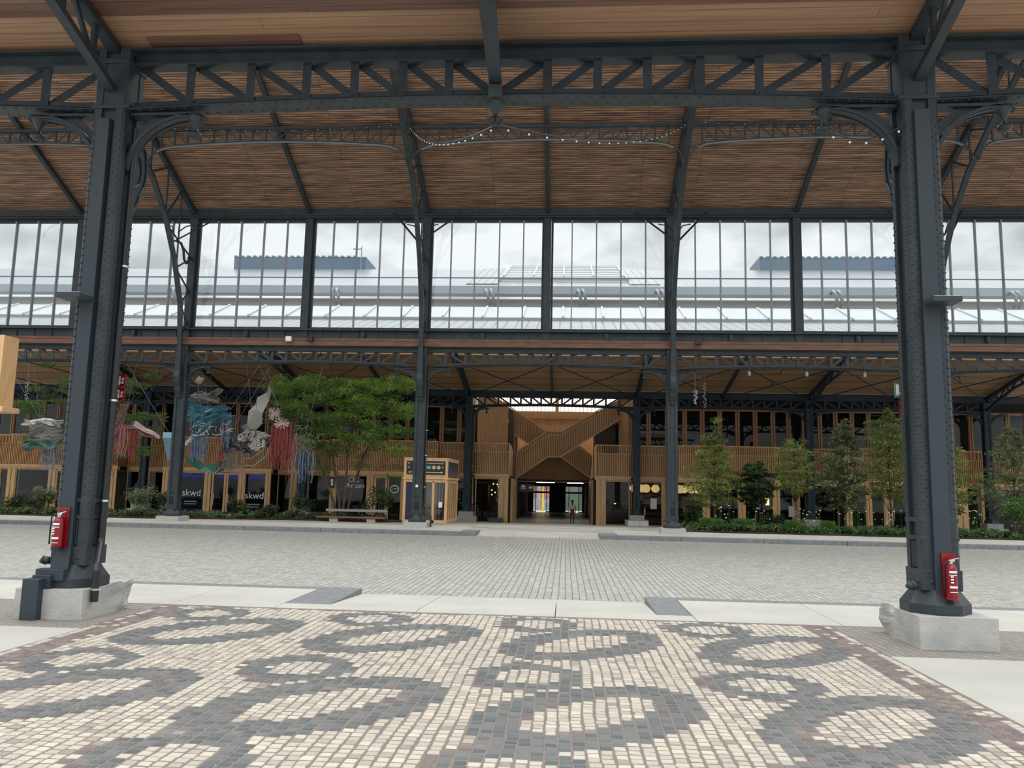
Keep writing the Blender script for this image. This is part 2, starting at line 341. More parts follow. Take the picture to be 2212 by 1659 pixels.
m_.box(-40, -3, 88, 100, -2.9, -2.66); m_.box(-3, 40, 88, 100, -2.9, -2.66)
struct(m_, 'floor_passage', SLABG)
# ------------------------------------------------------------ roofs (ceilings)
SL = .45; ZE = 13.62
def zr(y): return ZE+SL*(38.15-y)
m_ = MB()
m_.add([(-34,38.3,zr(38.3)),(32,38.3,zr(38.3)),(32,27.5,zr(27.5)),(-34,27.5,zr(27.5)),(-34,38.3,zr(38.3)+.25),(32,38.3,zr(38.3)+.25),(32,27.5,zr(27.5)+.25),(-34,27.5,zr(27.5)+.25)], [(0,1,2,3),(7,6,5,4),(0,4,5,1),(1,5,6,2),(2,6,7,3),(3,7,4,0)])
struct(m_, 'ceiling', CEIL)
def slope(y0, z0, y1, z1, t, m, name, x0=-16, x1=16):
    mm = MB().hexa([(x0,y0,z0),(x1,y0,z0),(x1,y1,z1),(x0,y1,z1)], [(x0,y0,z0+t),(x1,y0,z0+t),(x1,y1,z1+t),(x0,y1,z1+t)])
    return struct(mm, name, m)
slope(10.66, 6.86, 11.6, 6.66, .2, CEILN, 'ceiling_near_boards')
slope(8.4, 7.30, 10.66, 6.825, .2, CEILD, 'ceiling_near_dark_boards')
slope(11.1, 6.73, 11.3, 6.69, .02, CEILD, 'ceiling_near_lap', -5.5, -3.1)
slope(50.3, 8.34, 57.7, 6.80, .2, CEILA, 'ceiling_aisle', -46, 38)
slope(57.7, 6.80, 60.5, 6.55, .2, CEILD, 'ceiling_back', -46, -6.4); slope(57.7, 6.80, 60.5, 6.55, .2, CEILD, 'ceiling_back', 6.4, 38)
# ------------------------------------------------------------ lattice girders between columns (one 12 m bay each)
GV = [-4.86,-3.9,-3.02,-2.27,-1.52,-.81,-.09,.69,1.44,2.18,2.96,3.82,4.79]
def gbot(x): return 5.80-.16*(x/6)**2
def make_girder(label, y, steel, cx=0):
    t = thing('lattice_girder', label, 'girder', (cx, y, 5.7), 'arched lattice girders between the columns')
    top = MB().box(cx-5.76, cx+5.76, y-.05, y+.05, 6.42, 6.61); top.box(cx-5.76, cx+5.76, y-.17, y+.17, 6.61, 6.65); top.box(cx-5.76, cx+5.76, y-.12, y+.12, 6.40, 6.425)
    for i in range(46): top.rivet((cx-5.6+i*.25, y-.05, 6.56), (0,-1,0), .014)
    top.build('top_chord', steel, t)
    b = MB(); xs = [cx-5.76+i*.36 for i in range(33)]
    b.sweep([(x, y, gbot(x-cx)+.09) for x in xs], .04, .16); b.sweep([(x, y-.06, gbot(x-cx)+.06) for x in xs], .08, .012)
    b.build('bottom_chord', steel, t)
    s = MB(); s.sweep([(x, y, gbot(x-cx)) for x in xs], .34, .02)
    for i in range(64):
        x = cx-5.6+i*.178
        for dy in (-.11, .11): s.rivet((x+(.08 if dy > 0 else 0), y+dy, gbot(x-cx)-.011), (0,0,-1), .027)
    s.build('soffit_plate', steel, t)
    for x in GV:
        m = MB().box(cx+x-.065, cx+x+.065, y-.055, y-.035, gbot(x)+.05, 6.5); m.box(cx+x-.012, cx+x+.012, y-.055, y+.055, gbot(x)+.05, 6.5)
        m.rivet((cx+x, y-.055, gbot(x)+.12), (0,-1,0), .016); m.rivet((cx+x, y-.055, 6.46), (0,-1,0), .016)
        m.build('upright', steel, t)
    X = [-5.75]+GV+[5.75]
    for i in range(len(X)-1):
        a, c = X[i]+.05, X[i+1]-.05
        lf = (a+c)/2 < -.05
        p, q = ((cx+a, y+.045, 6.43), (cx+c, y+.045, gbot(c)+.14)) if lf else ((cx+a, y+.045, gbot(a)+.14), (cx+c, y+.045, 6.43))
        MB().beam(p, q, .02, .12, side=(0,1,0)).build('diagonal', steel, t)
    return t
Y1, Y2, Y3 = 11.4, 38.1, 57.2
g0 = make_girder('nearest arched lattice girder crossing the top of the view between the two near columns', Y1, STEEL)
dup(g0, dx=-12, label='nearest lattice girder, cut off at the left edge beyond the left near column')
dup(g0, dx=12, label='nearest lattice girder, cut off at the right edge beyond the right near column')
g1 = make_girder('lattice girder under the window band, above the middle passage', Y2, STEEL)
for x, l in ((-24, 'lattice girder under the window band at the far left behind the left near column'), (-12, 'lattice girder under the window band above the big green tree'),
             (12, 'lattice girder under the window band above the row of slim trees'), (24, 'lattice girder under the window band right of the right near column')): dup(g1, dx=x, label=l)
g2 = make_girder('low lattice girder framing the crossed timber stairs', Y3, STEELF)
for x, l in ((-36, 'lowest lattice girder at the left edge of the photo above the timber building'), (-24, 'lowest lattice girder behind the blue hanging sculpture'), (-12, 'lowest lattice girder mostly hidden behind the big tree crown'), (12, 'lowest lattice girder above the upper windows right of the stairs'), (24, 'lowest lattice girder at the right above the upper windows')): dup(g2, dx=x, label=l)
# ------------------------------------------------------------ cast iron columns
def column_parts(t, x, y, zb, steel, console, ztop=6.62):
    """riveted box column on a moulded cast base; zb is the top of the plinth"""
    b = MB()
    b.lathe((x,y,0), [(.40,zb),(.40,zb+.13),(.385,zb+.15),(.37,zb+.17),(.30,zb+.27),(.275,zb+.32)], 8, sq=True)
    b.build('cast_base', steel, t, bevel=.01)
    p = MB()
    p.box(x-.26, x+.26, y-.26, y+.26, zb+.30, zb+.52)
    for z, r in ((.54, .262), (.98, .252), (1.22, .2515)):
        p.box(x-r, x+r, y-r, y+r, zb+z-.03, zb+z+.03)
    for dx, dy in ((0,-1),(0,1),(-1,0),(1,0)):
        for k in range(-2, 3):
            if dx: p.box(x+dx*.235-.01, x+dx*.235+.01, y+k*.04-.012, y+k*.04+.012, zb+.58, zb+.94)
            else: p.box(x+k*.04-.012, x+k*.04+.012, y+dy*.235-.01, y+dy*.235+.01, zb+.58, zb+.94)
        for k in (-.14, .14):
            q = (x+dx*.26+(k if dx == 0 else 0), y+dy*.26+(k if dy == 0 else 0), zb+.41); p.rivet(q, (dx,dy,0), .03)
    p.build('pedestal_moulding', steel, t, bevel=.012)
    for sx_, sy_ in ((-1, 1),):
        k = MB(); k.tube([(x-.30, y-.2, zb+.36), (x-.38, y-.2, zb+.36)], [.05, .06]); k.tube([(x-.38, y-.2, zb+.36), (x-.45, y-.2, zb+.34)], [.07, .02]); k.build('base_knob', steel, t, smooth=True)
    s = MB(); s.box(x-.20, x+.20, y-.20, y+.20, zb+.3, ztop)
    for sx_ in (-1, 1):
        for sy_ in (-1, 1):
            c = .035; o = .25; i = .11
            pol = [(i, i), (o, i), (o, o-c), (o-c, o), (i, o)]
            pol = [(x+sx_*a, y+sy_*b_) for a, b_ in pol]
            if sx_*sy_ < 0: pol = pol[::-1]
            s.ext(pol, 'z', zb+.3, ztop)
            z = zb+1.32; k = 0
            while z < 5.3:
                for dx, dy in ((0, sy_), (sx_, 0)):
                    u = .205 if k % 2 else .145
                    s.rivet((x+sx_*(u if dx == 0 else .25), y+sy_*(u if dy == 0 else .25), z), (dx, dy, 0), .021)
                z += .056; k += 1
    s.build('riveted_shaft', steel, t)
    h = MB(); h.box(x-.27, x+.27, y-.27, y+.27, 5.62, 5.68); h.box(x-.27, x+.27, y-.27, y+.27, 6.36, 6.44); h.box(x-.235, x+.235, y-.235, y+.235, 5.68, 6.4)
    h.build('column_head', steel, t, bevel=.01)
    for sg in (-1, 1):
        br = MB(); pts = []
        for k in range(13):
            a = k/12*math.pi/2; pts.append((x+sg*(.26+.98*(1-math.cos(a))), y, 4.72+.86*math.sin(a)))
        br.sweep(pts, .20, .05); br.sweep([(p_[0]-sg*.05, y, p_[2]+.09) for p_ in pts[2:]], .05, .12)
        br.sweep([(p_[0], y-.07, p_[2]-.025) for p_ in pts], .03, .04); br.sweep([(p_[0], y+.07, p_[2]-.025) for p_ in pts], .03, .04)
        br.box(min(x+sg*.26, x+sg*1.35), max(x+sg*.26, x+sg*1.35), y-.1, y+.1, 5.58, 5.62)
        br.build('arched_bracket', steel, t)
        d = MB(); cx = x+sg*1.27
        d.lathe((cx,y,0), [(.13,5.60),(.12,5.54),(.06,5.47),(.035,5.40),(.035,5.34),(.10,5.31),(.11,5.28),(.07,5.24),(.02,5.22)], 12)
        d.ball((cx+sg*.13, y, 5.55), .05, 8, 6, (1,1.5,.8)); d.ball((cx-sg*.10, y, 5.56), .045, 8, 6, (1,1.5,.8))
        d.build('pendant_drop', steel, t, smooth=True)
    if console:
        c = MB(); sg = console
        out = [(.24,5.45),(.50,5.42),(.66,5.28),(.72,5.0),(.68,4.72),(.56,4.52),(.50,4.36),(.42,4.22),(.34,4.16),(.30,4.05),(.24,3.98)]
        inn = [(.24,5.2),(.44,5.18),(.55,5.05),(.58,4.88),(.52,4.70),(.40,4.60),(.24,4.55)]
        c.ext([(y+sg*a, z) for a, z in out], 'x', x-.12, x+.12)
        for e in (-.135, .135):
            c.tube([(x+e, y+sg*a, z) for a, z in out], .02, 6); c.tube([(x+e, y+sg*a, z) for a, z in inn], .022, 6)
            c.ball((x+e, y+sg*.38, 4.9), .075, 8, 6, (.4,1,1)); c.ball((x+e, y+sg*.30, 4.72), .04, 8, 6, (.4,1,1))
        c.ball((x, y+sg*.30, 4.0), .06, 8, 6)
        c.build('scroll_console', steel, t)
def plinth(t, x, y, z0, z1, hx, hy, m, name='plinth', rough=0, seed=1):
    import bmesh
    b = MB().box(x-hx, x+hx, y-hy, y+hy, z0, z1); o = b.build(name, m, t)
    if rough:
        bm = bmesh.new(); bm.from_mesh(o.data); bmesh.ops.subdivide_edges(bm, edges=bm.edges[:], cuts=9, use_grid_fill=True); rs = random.Random(seed)
        from mathutils import noise
        for v in bm.verts:
            wy = v.co.y+t['_o'][1]
            if wy > y: v.co += noise.noise_vector(v.co*4+Vector((seed, 0, 0)))*.07*min(1, (wy-y)*4)+noise.noise_vector(v.co*14)*.02*min(1, (wy-y)*4)
            else: v.co += noise.noise_vector(v.co*5)*.006
        bm.to_mesh(o.data); bm.free()
    return o
def near_column(sx_, label):
    x, y = 6.02*sx_, Y1; zb = -1.545
    t = thing('cast_iron_column', label, 'column', (x, y, G0), 'riveted columns carrying the nave')
    plinth(t, x+.06*sx_, y+.10, G0-.02, zb, .49, .62, STONER, rough=.022, seed=3 if sx_ < 0 else 8)
    column_parts(t, x, y, zb, STEEL, 1)
    return t
cl = near_column(-1, 'left near dark steel column with a blue grey cable duct and black downpipe on a granite block')
cr_ = near_column(1, 'right near dark steel column with a red extinguisher on its duct, on a granite block')
def row_column(x, y, zb, label, steel, two=False, console=0, grp='columns of the second row', proto=None):
    t = thing('cast_iron_column', label, 'column', (x, y, -2.0), grp)
    if two:
        plinth(t, x, y, zf(y)-.05, zf(y)+.42, .78, .62, STONE, 'plinth_step'); plinth(t, x, y, zf(y)+.42, zb, .52, .50, STONE)
    else: plinth(t, x, y, zf(y)-.05, zb, .56, .56, STONE)
    column_parts(t, x, y, zb, steel, console)
    return t
c2 = row_column(-6, Y2, -1.75, 'tall dark column with a curved truss foot left of the passage, beside the timber kiosk', STEEL, console=-1)
for dx, l in ((-24, 'column of the second row at the far left edge, mostly hidden by the left near column'), (-12, 'column of the second row between the maroon and the blue hanging sculptures'), (12, 'column of the second row right of the passage, at the left end of the slim trees'), (24, 'column of the second row hidden behind the right near column')): dup(c2, dx=dx, label=l)
c3 = row_column(-6, Y3, -1.80, 'far column on stepped granite blocks left of the crossed stairs', STEELF, two=True, grp='columns standing against the timber building')
for dx, l in ((-24, 'far column behind the maroon hanging sculpture, left of the planted beds'), (-12, 'far column behind the big green tree, between the blue shop and the travel shop'), (12, 'far column on stepped granite blocks right of the crossed stairs'), (24, 'far column behind the slim trees in the right bed'), (36, 'far column at the right edge beyond the right near column')): dup(c3, dx=dx, label=l)
# cable ducts and pipes on the columns
def duct(t, x, y, z0, z1, wdt=.20):
    return MB().box(x-wdt/2, x+wdt/2, y-.31, y-.19, z0, z1).build('cable_duct', DUCT, t, bevel=.008)
duct(cl, -6.06, Y1, -1.05, 5.45, .20); duct(cr_, 6.02, Y1, -1.32, 5.45, .22)
k = MB()
k.hexa([(-6.22,Y1-.36,-1.30),(-5.95,Y1-.36,-1.30),(-5.95,Y1-.20,-1.30),(-6.22,Y1-.20,-1.30)], [(-6.16,Y1-.31,-1.02),(-5.96,Y1-.31,-1.02),(-5.96,Y1-.19,-1.02),(-6.16,Y1-.19,-1.02)])
k.box(-6.36, -5.95, Y1-.44, Y1-.28, -1.44, -1.28); k.box(-6.40, -6.17, Y1-.64, Y1-.44, G0, -1.40); k.box(-6.36, -6.10, Y1-.5, Y1-.36, -1.545, -1.36)
k.build('cable_duct_foot', DUCT, cl, bevel=.006)
for sx_, x in ((-1, -6.16), (1, 6.10)):
    t = thing('uplight', ('flat grey uplight box clamped high on the duct of the left near column' if sx_ < 0 else 'flat grey uplight box clamped high on the duct of the right near column'), 'light', (x, Y1-.45, 2.6))
    MB().box(x-.19, x+.19, Y1-.62, Y1-.31, 2.58, 2.655).build('housing', DUCT, t, bevel=.01); MB().box(x-.17, x+.17, Y1-.60, Y1-.36, 2.655, 2.66).build('lens', WHITE, t)
def pipe(name, label, pts, r, clamps, m=BLACK):
    t = thing(name, label, 'pipe', pts[0]); MB().tube(pts, r, 14).build('pipe', m, t, smooth=False)
    for c in clamps: MB().lathe((c[0], c[1], 0), [(r+.008, c[2]-.015), (r+.008, c[2]+.015)], 14).box(c[0]-r-.03, c[0]+r+.03, c[1]-.01, c[1]+.01, c[2]-.012, c[2]+.012).build('clamp', CHROME, t)
    return t
pipe('downpipe', 'black downpipe with bright clamps on the inner side of the left near column', [(-5.72,Y1+.02,5.4),(-5.72,Y1+.02,-.88),(-5.70,Y1-.02,-.95),(-5.56,Y1-.30,-1.22),(-5.53,Y1-.34,-1.30),(-5.53,Y1-.34,-1.72)], .052,
     [(-5.72,Y1+.02,3.2),(-5.72,Y1+.02,1.15),(-5.72,Y1+.02,-.33),(-5.53,Y1-.34,-1.55)])
pipe('downpipe', 'thin black downpipe bending out from the foot of the second row column beside the kiosk', [(-5.68,Y2-.1,5),(-5.68,Y2-.1,-.95),(-5.35,Y2-.25,-1.35),(-5.30,Y2-.3,-1.45),(-5.30,Y2-.3,-1.96)], .045, [(-5.68,Y2-.1,1.4),(-5.68,Y2-.1,-.1),(-5.68,Y2-.1,2.6)])
pipe('downpipe', 'thin black downpipe at the far column left of the passage, bending over the granite blocks', [(-5.66,Y3-.1,5),(-5.66,Y3-.1,-.95),(-5.15,Y3-.3,-1.45),(-5.12,Y3-.66,-1.55),(-5.12,Y3-.66,-2.5)], .045, [(-5.66,Y3-.1,1.4),(-5.66,Y3-.1,-.1)])
# ------------------------------------------------------------ fire extinguishers
def extinguisher(x, y, z, label, sc_=1.0, grp=None, plate=True, hose=-1):
    t = thing('fire_extinguisher', label, 'fire extinguisher', (x, y, z), grp); s = sc_
    if plate: MB().box(x-.085*s, x+.10*s, y+.09*s, y+.10*s, z-.0*s, z+.64*s).build('back_plate', RED, t)
    MB().lathe((x,y,0), [(.05*s,z),(.074*s,z+.02*s),(.076*s,z+.06*s),(.076*s,z+.40*s),(.068*s,z+.44*s),(.05*s,z+.475*s),(.03*s,z+.49*s)], 20).build('cylinder', RED, t, smooth=True)
    MB().lathe((x,y,0), [(.077*s,z-.004),(.079*s,z+.05*s)], 20).build('foot_ring', BLACK if hose < 0 else RED, t)
    MB().lathe((x,y,0), [(.022*s,z+.485*s),(.026*s,z+.53*s)], 10).box(x-.03*s, x+.05*s, y-.012*s, y+.012*s, z+.525*s, z+.55*s).beam((x-.02*s,y,z+.545*s),(x+.11*s,y,z+.575*s),.022*s,.012*s).build('valve', CHROME, t)
    MB().beam((x-.02*s,y,z+.555*s),(x+.13*s,y,z+.60*s),.02*s,.01*s).build('lever', RED if hose > 0 else BLACK, t)
    h = -1 if hose < 0 else -1
    MB().tube([(x-.02*s,y-.01,z+.52*s),(x-.07*s,y-.02,z+.535*s),(x-.105*s,y-.02,z+.48*s),(x-.112*s,y-.02,z+.30*s),(x-.108*s,y-.02,z+.08*s)], .011*s, 8).build('hose', BLACK, t, smooth=True)
    l = MB(); n = 8
    for z0, z1 in ((.40,.37),(.345,.335),(.19,.16),(.11,.10)):
        vs = []
        for j in range(n+1):
            a = -math.pi/2-.75+1.5*j/n; vs += [(x+.0775*s*math.cos(a), y+.0775*s*math.sin(a), z+z1*s), (x+.0775*s*math.cos(a), y+.0775*s*math.sin(a), z+z0*s)]
        l.add(vs, [(2*j, 2*j+2, 2*j+3, 2*j+1) for j in range(n)])
    for z0 in (.31, .27, .23): l.add([(x-.045*s,y-.079*s,z+z0*s),(x-.005*s,y-.079*s,z+z0*s),(x-.005*s,y-.079*s,z+(z0+.02)*s),(x-.045*s,y-.079*s,z+(z0+.02)*s)], [(0,1,2,3)])
    l.build('label_bands', LABEL, t)
    return t
extinguisher(-6.10, Y1-.42, -1.01, 'red fire extinguisher with white label bands hung on the left near column', .92)
extinguisher(6.06, Y1-.42, -1.33, 'red fire extinguisher hung low on the right near column', .92, hose=1)
extinguisher(-5.55, Y3-.3, -1.35, 'small red extinguisher at the far column left of the passage', .9, plate=False)
extinguisher(6.55, Y3-.3, -1.82, 'small red extinguisher on the granite block of the far column right of the passage', .95, plate=False, hose=1)
# ------------------------------------------------------------ clerestory windows, one per 6 m half bay
WY = 38.35
SIDE = {-5:'far left, cut by the photo edge', }
def make_window(cx, n):
    t = thing('window_%d' % n, None, None, (cx, WY, 7.6), kind='structure')
    fr = MB(); a, b = cx-2.82, cx+2.82
    fr.box(a, b, WY-.08, WY+.08, 7.52, 7.66); fr.box(a, b, WY-.08, WY+.08, 13.06, 13.22); fr.box(a, a+.10, WY-.08, WY+.08, 7.66, 13.06); fr.box(b-.10, b, WY-.08, WY+.08, 7.66, 13.06)
    fr.build('window_frame', STEEL, t)
    for i in (1, 2, 3, 4):
        x = cx-3+1.2*i; MB().box(x-.028, x+.028, WY-.10, WY+.07, 7.62, 13.12).box(x-.05, x+.05, WY-.14, WY-.02, 13.02, 13.12).build('mullion', ALU, t)
    MB().box(a+.1, b-.1, WY-.03, WY+.03, 10.20, 10.25).build('transom', ALU, t)
    MB().box(a+.1, b-.1, WY+.0, WY+.012, 7.66, 13.06).build('pane', GLASS, t)
    return t
ALU = mat('grey aluminium', (.22,.23,.25), .4, .3)
n = 1
for k in range(-5, 5): make_window(3+6*k, n); n += 1
m_ = MB()
for k in range(-5, 6):
    x = 6*k; m_.box(x-.17, x+.17, WY-.28, WY+.10, 6.9, 13.2)
for k in range(-5, 6): m_.box(6*k-.22, 6*k+.22, WY-.30, WY+.10, 12.9, 13.3) if k % 2 else None
struct(m_, 'window_posts', STEEL)
m_ = MB().box(-32, 31, 38.0, 38.6, 13.22, 13.80); m_.box(-32, 31, 37.9, 38.0, 13.3, 13.36); struct(m_, 'trim_2', STEEL)
m_ = MB().box(-46, 38, 38.15, 38.30, 7.0, 7.5); m_.box(-46, 38, 37.9, 38.32, 7.44, 7.52)
for i in range(90):
    x = -45.5+i*.93; m_.box(x-.015, x+.015, 38.10, 38.15, 7.0, 7.46)
struct(m_, 'trim_3', STEEL)
m_ = MB()
for x in (-20.7, -14.9, -9.0, -3.1, 2.9, 8.8, 14.7, 20.6): m_.box(x-.09, x+.09, 38.0, 38.15, 7.02, 7.4); m_.box(x-.04, x+.04, 37.97, 38.0, 7.02, 7.4)
struct(m_, 'trim_4', STEEL)
struct(MB().box(-46, 38, 37.78, 38.14, 6.655, 7.02).box(-46, 38, 37.75, 38.12, 6.90, 6.93), 'trim_5', BEAMW)
# ------------------------------------------------------------ nave trusses, rafters, purlins
CH = [(37.55,5.0),(37.52,6.7),(37.25,8.6),(36.35,10.6),(35.2,12.35),(33.8,13.75),(32,14.85),(30,15.85),(28,16.8)]
def make_truss(x, label):
    t = thing('nave_truss', label, 'roof truss', (x, Y2, 6.8), 'roof trusses of the nave')
    MB().beam((x,38.2,zr(38.2)-.16),(x,27.6,zr(27.6)-.16),.20,.30,side=(1,0,0)).build('rafter', STEEL, t)
    MB().sweep([(x,y,z) for y, z in CH], .22, .13, side=(1,0,0)).build('curved_chord', STEEL, t)
    z = 5.4
    MB().box(x-.13, x+.13, 37.44, 37.60, 4.9, 6.2).build('chord_foot', STEEL, t, bevel=.02)
    def cy(zq):
        for (a, b), (c, d) in zip(CH, CH[1:]):
            if b <= zq <= d: return a+(c-a)*(zq-b)/(d-b)
        return CH[-1][0]
    zz = [7.0,7.8,8.6,9.4,10.2,11.1,12.0]
    for i in range(len(zz)-1):      # zigzag between the post and the chord
        z0, z1 = zz[i], zz[i+1]
        p, q = ((x, 38.05, z0), (x, cy(z1), z1)) if i % 2 else ((x, cy(z0), z0), (x, 38.05, z1))
        MB().beam(p, q, .05, .07, side=(1,0,0)).build('lacing_bar', STEEL, t)
    for i, ya in enumerate((36.6, 35.2, 33.6, 32.0, 30.4, 29.0)):
        def cz(yq):
            for (a, b), (c, d) in zip(CH, CH[1:]):
                if c <= yq <= a: return b+(d-b)*(yq-a)/(c-a)
            return CH[-1][1]
        MB().beam((x,ya,cz(ya)),(x,ya,zr(ya)-.2),.05,.08,side=(1,0,0)).build('web_post', STEEL, t)
        if i: MB().beam((x,ya,cz(ya)),(x,(36.6,35.2,33.6,32.0,30.4)[i-1],zr((36.6,35.2,33.6,32.0,30.4)[i-1])-.2),.05,.08,side=(1,0,0)).build('web_diagonal', STEEL, t)
    for s in (-1, 1):
        MB().beam((x, 36.0, 11.3), (x+s*1.7, 38.0, 13.45), .07, .07).build('knee_brace', STEEL, t)
        MB().tube([(x+s*.1,36.3,11.9),(x+s*.35,36.6,12.3),(x+s*.75,36.8,12.45)], .03, 6).build('leaf_bracket', STEEL, t)
    MB().tube([(x,36.45,11.5),(x,36.9,11.55),(x,37.2,11.25),(x,37.3,10.85),(x,37.55,10.7),(x,37.8,10.85),(x,37.75,11.1)], .06, 6).build('scroll', STEEL, t, smooth=True)
    return t
tr = make_truss(-6, 'roof truss rising left of the photo centre, above the column by the kiosk')
for dx, l in ((-12, 'roof truss with open lacing beside the left near column'), (12, 'roof truss rising right of the photo centre'), (24, 'roof truss with open lacing just right of the right near column')): dup(tr, dx=dx, label=l)
rf = None
for x, l in ((0, 'middle rafter over the centre window post'), (-12, 'slanting rafter in the bay left of the centre'), (-24, 'slanting rafter left of the left near column'), (12, 'slanting rafter in the bay right of the centre'), (24, 'slanting rafter at the far right of the wooden ceiling')):
    if rf is None:
        rf = tag(MB().beam((0,38.2,zr(38.2)-.12),(0,27.6,zr(27.6)-.12),.13,.24,side=(1,0,0)).beam((0,38.2,zr(38.2)-.25),(0,27.6,zr(27.6)-.25),.20,.02,side=(1,0,0)).build('rafter', STEEL), l, 'rafter', 'plain rafters of the nave ceiling')
    else: dup(rf, dx=x, label=l)
def make_purlin(cx, label):
    y = 33.1; t = thing('purlin_girder', label, 'girder', (cx, y, 15.1), 'lattice girders under the nave ceiling')
    MB().box(cx-6, cx+6, y-.08, y+.08, 15.56, 15.70).build('top_chord', STEEL, t)
    pts = [(cx-5.9,y,13.95),(cx-5.78,y,14.35),(cx-5.5,y,14.66),(cx-5.1,y,14.82)]+[(cx+u, y, 15.06-.20*(u/4.8)**2) for u in (-4.6,-3.8,-3,-2,-1,0,1,2,3,3.8,4.6)]+[(cx+5.1,y,14.82),(cx+5.5,y,14.66),(cx+5.78,y,14.35),(cx+5.9,y,13.95)]
    MB().sweep(pts, .05, .075).build('bottom_chord', STEEL, t)
    MB().sweep([(a, b, c-.06) for a, b, c in pts[2:-2]], .12, .012).build('bottom_flange', ALUL, t)
    X = [-5.3+.6*i for i in range(9)]+[0]+[.5+.6*i for i in range(9)]
    def bz(u): return 15.06-.20*(u/4.8)**2
    for i, u in enumerate(X):
        MB().box(cx+u-.035, cx+u+.035, y-.03, y+.03, bz(u)-.02, 15.6).build('upright', STEEL, t)
        v = X[i+1] if i+1 < len(X) else None
        if v is not None:
            p, q = ((cx+u,y,15.58),(cx+v,y,bz(v))) if u < -.1 else ((cx+u,y,bz(u)),(cx+v,y,15.58))
            MB().beam(p, q, .03, .05, side=(0,1,0)).build('diagonal', STEEL, t)
    return t
ALUL = mat('pale metal and flange highlight', (.22,.25,.27), .4, .2)  # pale metal; on the purlin flanges it paints in the highlight
pg = make_purlin(0, 'small lattice girder under the ceiling, in the centre bay')
for dx, l in ((-12, 'small lattice girder under the ceiling, in the bay left of the centre'), (12, 'small lattice girder under the ceiling, in the bay right of the centre'), (-24, 'small lattice girder under the ceiling, left of the left near column'), (24, 'small lattice girder under the ceiling, right of the right near column')): dup(pg, dx=dx, label=l)
# near aisle: tapering middle rafter and trusses from the near columns
t = thing('tapered_rafter', 'tapering steel rafter coming down in front of the nearest girder at the centre top', 'rafter', (-.08, 11.0, 5.8))
MB().hexa([(-.20,8.8,6.55),(.07,8.8,6.55),(.02,11.22,5.84),(-.16,11.22,5.84)], [(-.20,8.8,6.60),(.07,8.8,6.60),(.02,11.22,5.88),(-.16,11.22,5.88)]).build('bottom_flange', STEEL, t)
MB().hexa([(-.09,8.8,6.58),(-.05,8.8,6.58),(-.05,11.2,5.86),(-.09,11.2,5.86)], [(-.09,8.8,7.2),(-.05,8.8,7.2),(-.05,11.2,6.7),(-.09,11.2,6.7)]).build('web', STEEL, t)
MB().box(-.17, .03, 11.0, 11.24, 5.66, 5.86).build('seat', STEEL, t, bevel=.01)
t = thing('cast_rosette', 'cast bell and rosette hanging under the middle of the nearest girder', 'ornament', (-.07, 11.2, 5.5))
MB().lathe((-.07,11.2,0), [(.12,5.70),(.15,5.66),(.09,5.58),(.05,5.50),(.035,5.44)], 14).build('bell', STEEL, t, smooth=True)
q = MB().ball((-.07,11.2,5.37), .05, 10, 6)
for i in range(6): q.ball((-.07+.08*math.cos(i*math.pi/3), 11.2+.08*math.sin(i*math.pi/3), 5.37), .045, 8, 5)
q.build('rosette', STEEL, t, smooth=True)
def near_truss(x, label, extra=False):
    t = thing('aisle_truss', label, 'roof truss', (x, 11.0, 6.0), 'trusses over the near aisle')
    a, b = (x, 11.15, 5.95), (x, 8.3, 6.90)
    MB().beam(a, b, .14, .10, side=(1,0,0)).build('bottom_chord', STEEL, t)
    MB().beam((x, 11.2, 6.60), (x, 8.3, 7.22), .18, .12, side=(1,0,0)).build('top_chord', STEEL, t)
    for i, f in enumerate((.18, .45, .75)):
        y = 11.15-2.85*f; z0 = 5.95+.95*f; z1 = 6.60+.62*f
        MB().beam((x, y, z0), (x, y, z1), .06, .09, side=(1,0,0)).build('web_post', STEEL, t)
        MB().beam((x, y, z0), (x, y-.6, 6.62+.62*(f+.21)), .05, .08, side=(1,0,0)).build('web_diagonal', STEEL, t)
    return t
near_truss(-6.02, 'lattice truss rising toward the camera from the head of the left near column')
near_truss(6.02, 'lattice truss rising toward the camera from the head of the right near column')
# timber blocks on the girder heads
# ------------------------------------------------------------ far aisle: trusses, purlins, rods
def aisle_truss(x, label):
    t = thing('aisle_truss', label, 'roof truss', (x, Y3, 6.5), 'trusses over the far aisle')
    MB().beam((x, 57.0, 6.70), (x, 47.2, 8.80), .22, .22, side=(1,0,0)).build('top_chord', STEELF, t)
    MB().beam((x, 57.0, 5.9), (x, 53.5, 7.05), .16, .14, side=(1,0,0)).beam((x, 53.5, 7.05), (x, 47.2, 7.9), .14, .12, side=(1,0,0)).build('bottom_chord', STEELF, t)
    for y in (55.6, 54.2, 52.6, 51, 49.4):
        z0 = 5.9+(57-y)*.328 if y > 53.5 else 7.05+(53.5-y)*.135
        MB().beam((x, y, z0), (x, y, 6.7+(57-y)*.214), .07, .10, side=(1,0,0)).build('web_post', STEELF, t)
        MB().beam((x, y, z0), (x, y-1.3, 6.7+(58.3-y)*.214), .06, .08, side=(1,0,0)).build('web_diagonal', STEELF, t)
    return t
at = aisle_truss(-6, 'far aisle truss over the column left of the passage')
for dx, l in ((-36, 'far aisle truss at the left photo edge'), (-24, 'far aisle truss above the maroon hanging sculpture'), (-12, 'far aisle truss above the big green tree'), (12, 'far aisle truss over the column right of the passage'), (24, 'far aisle truss above the middle of the slim trees'), (36, 'far aisle truss right of the right near column')): dup(at, dx=dx, label=l)
rm = None
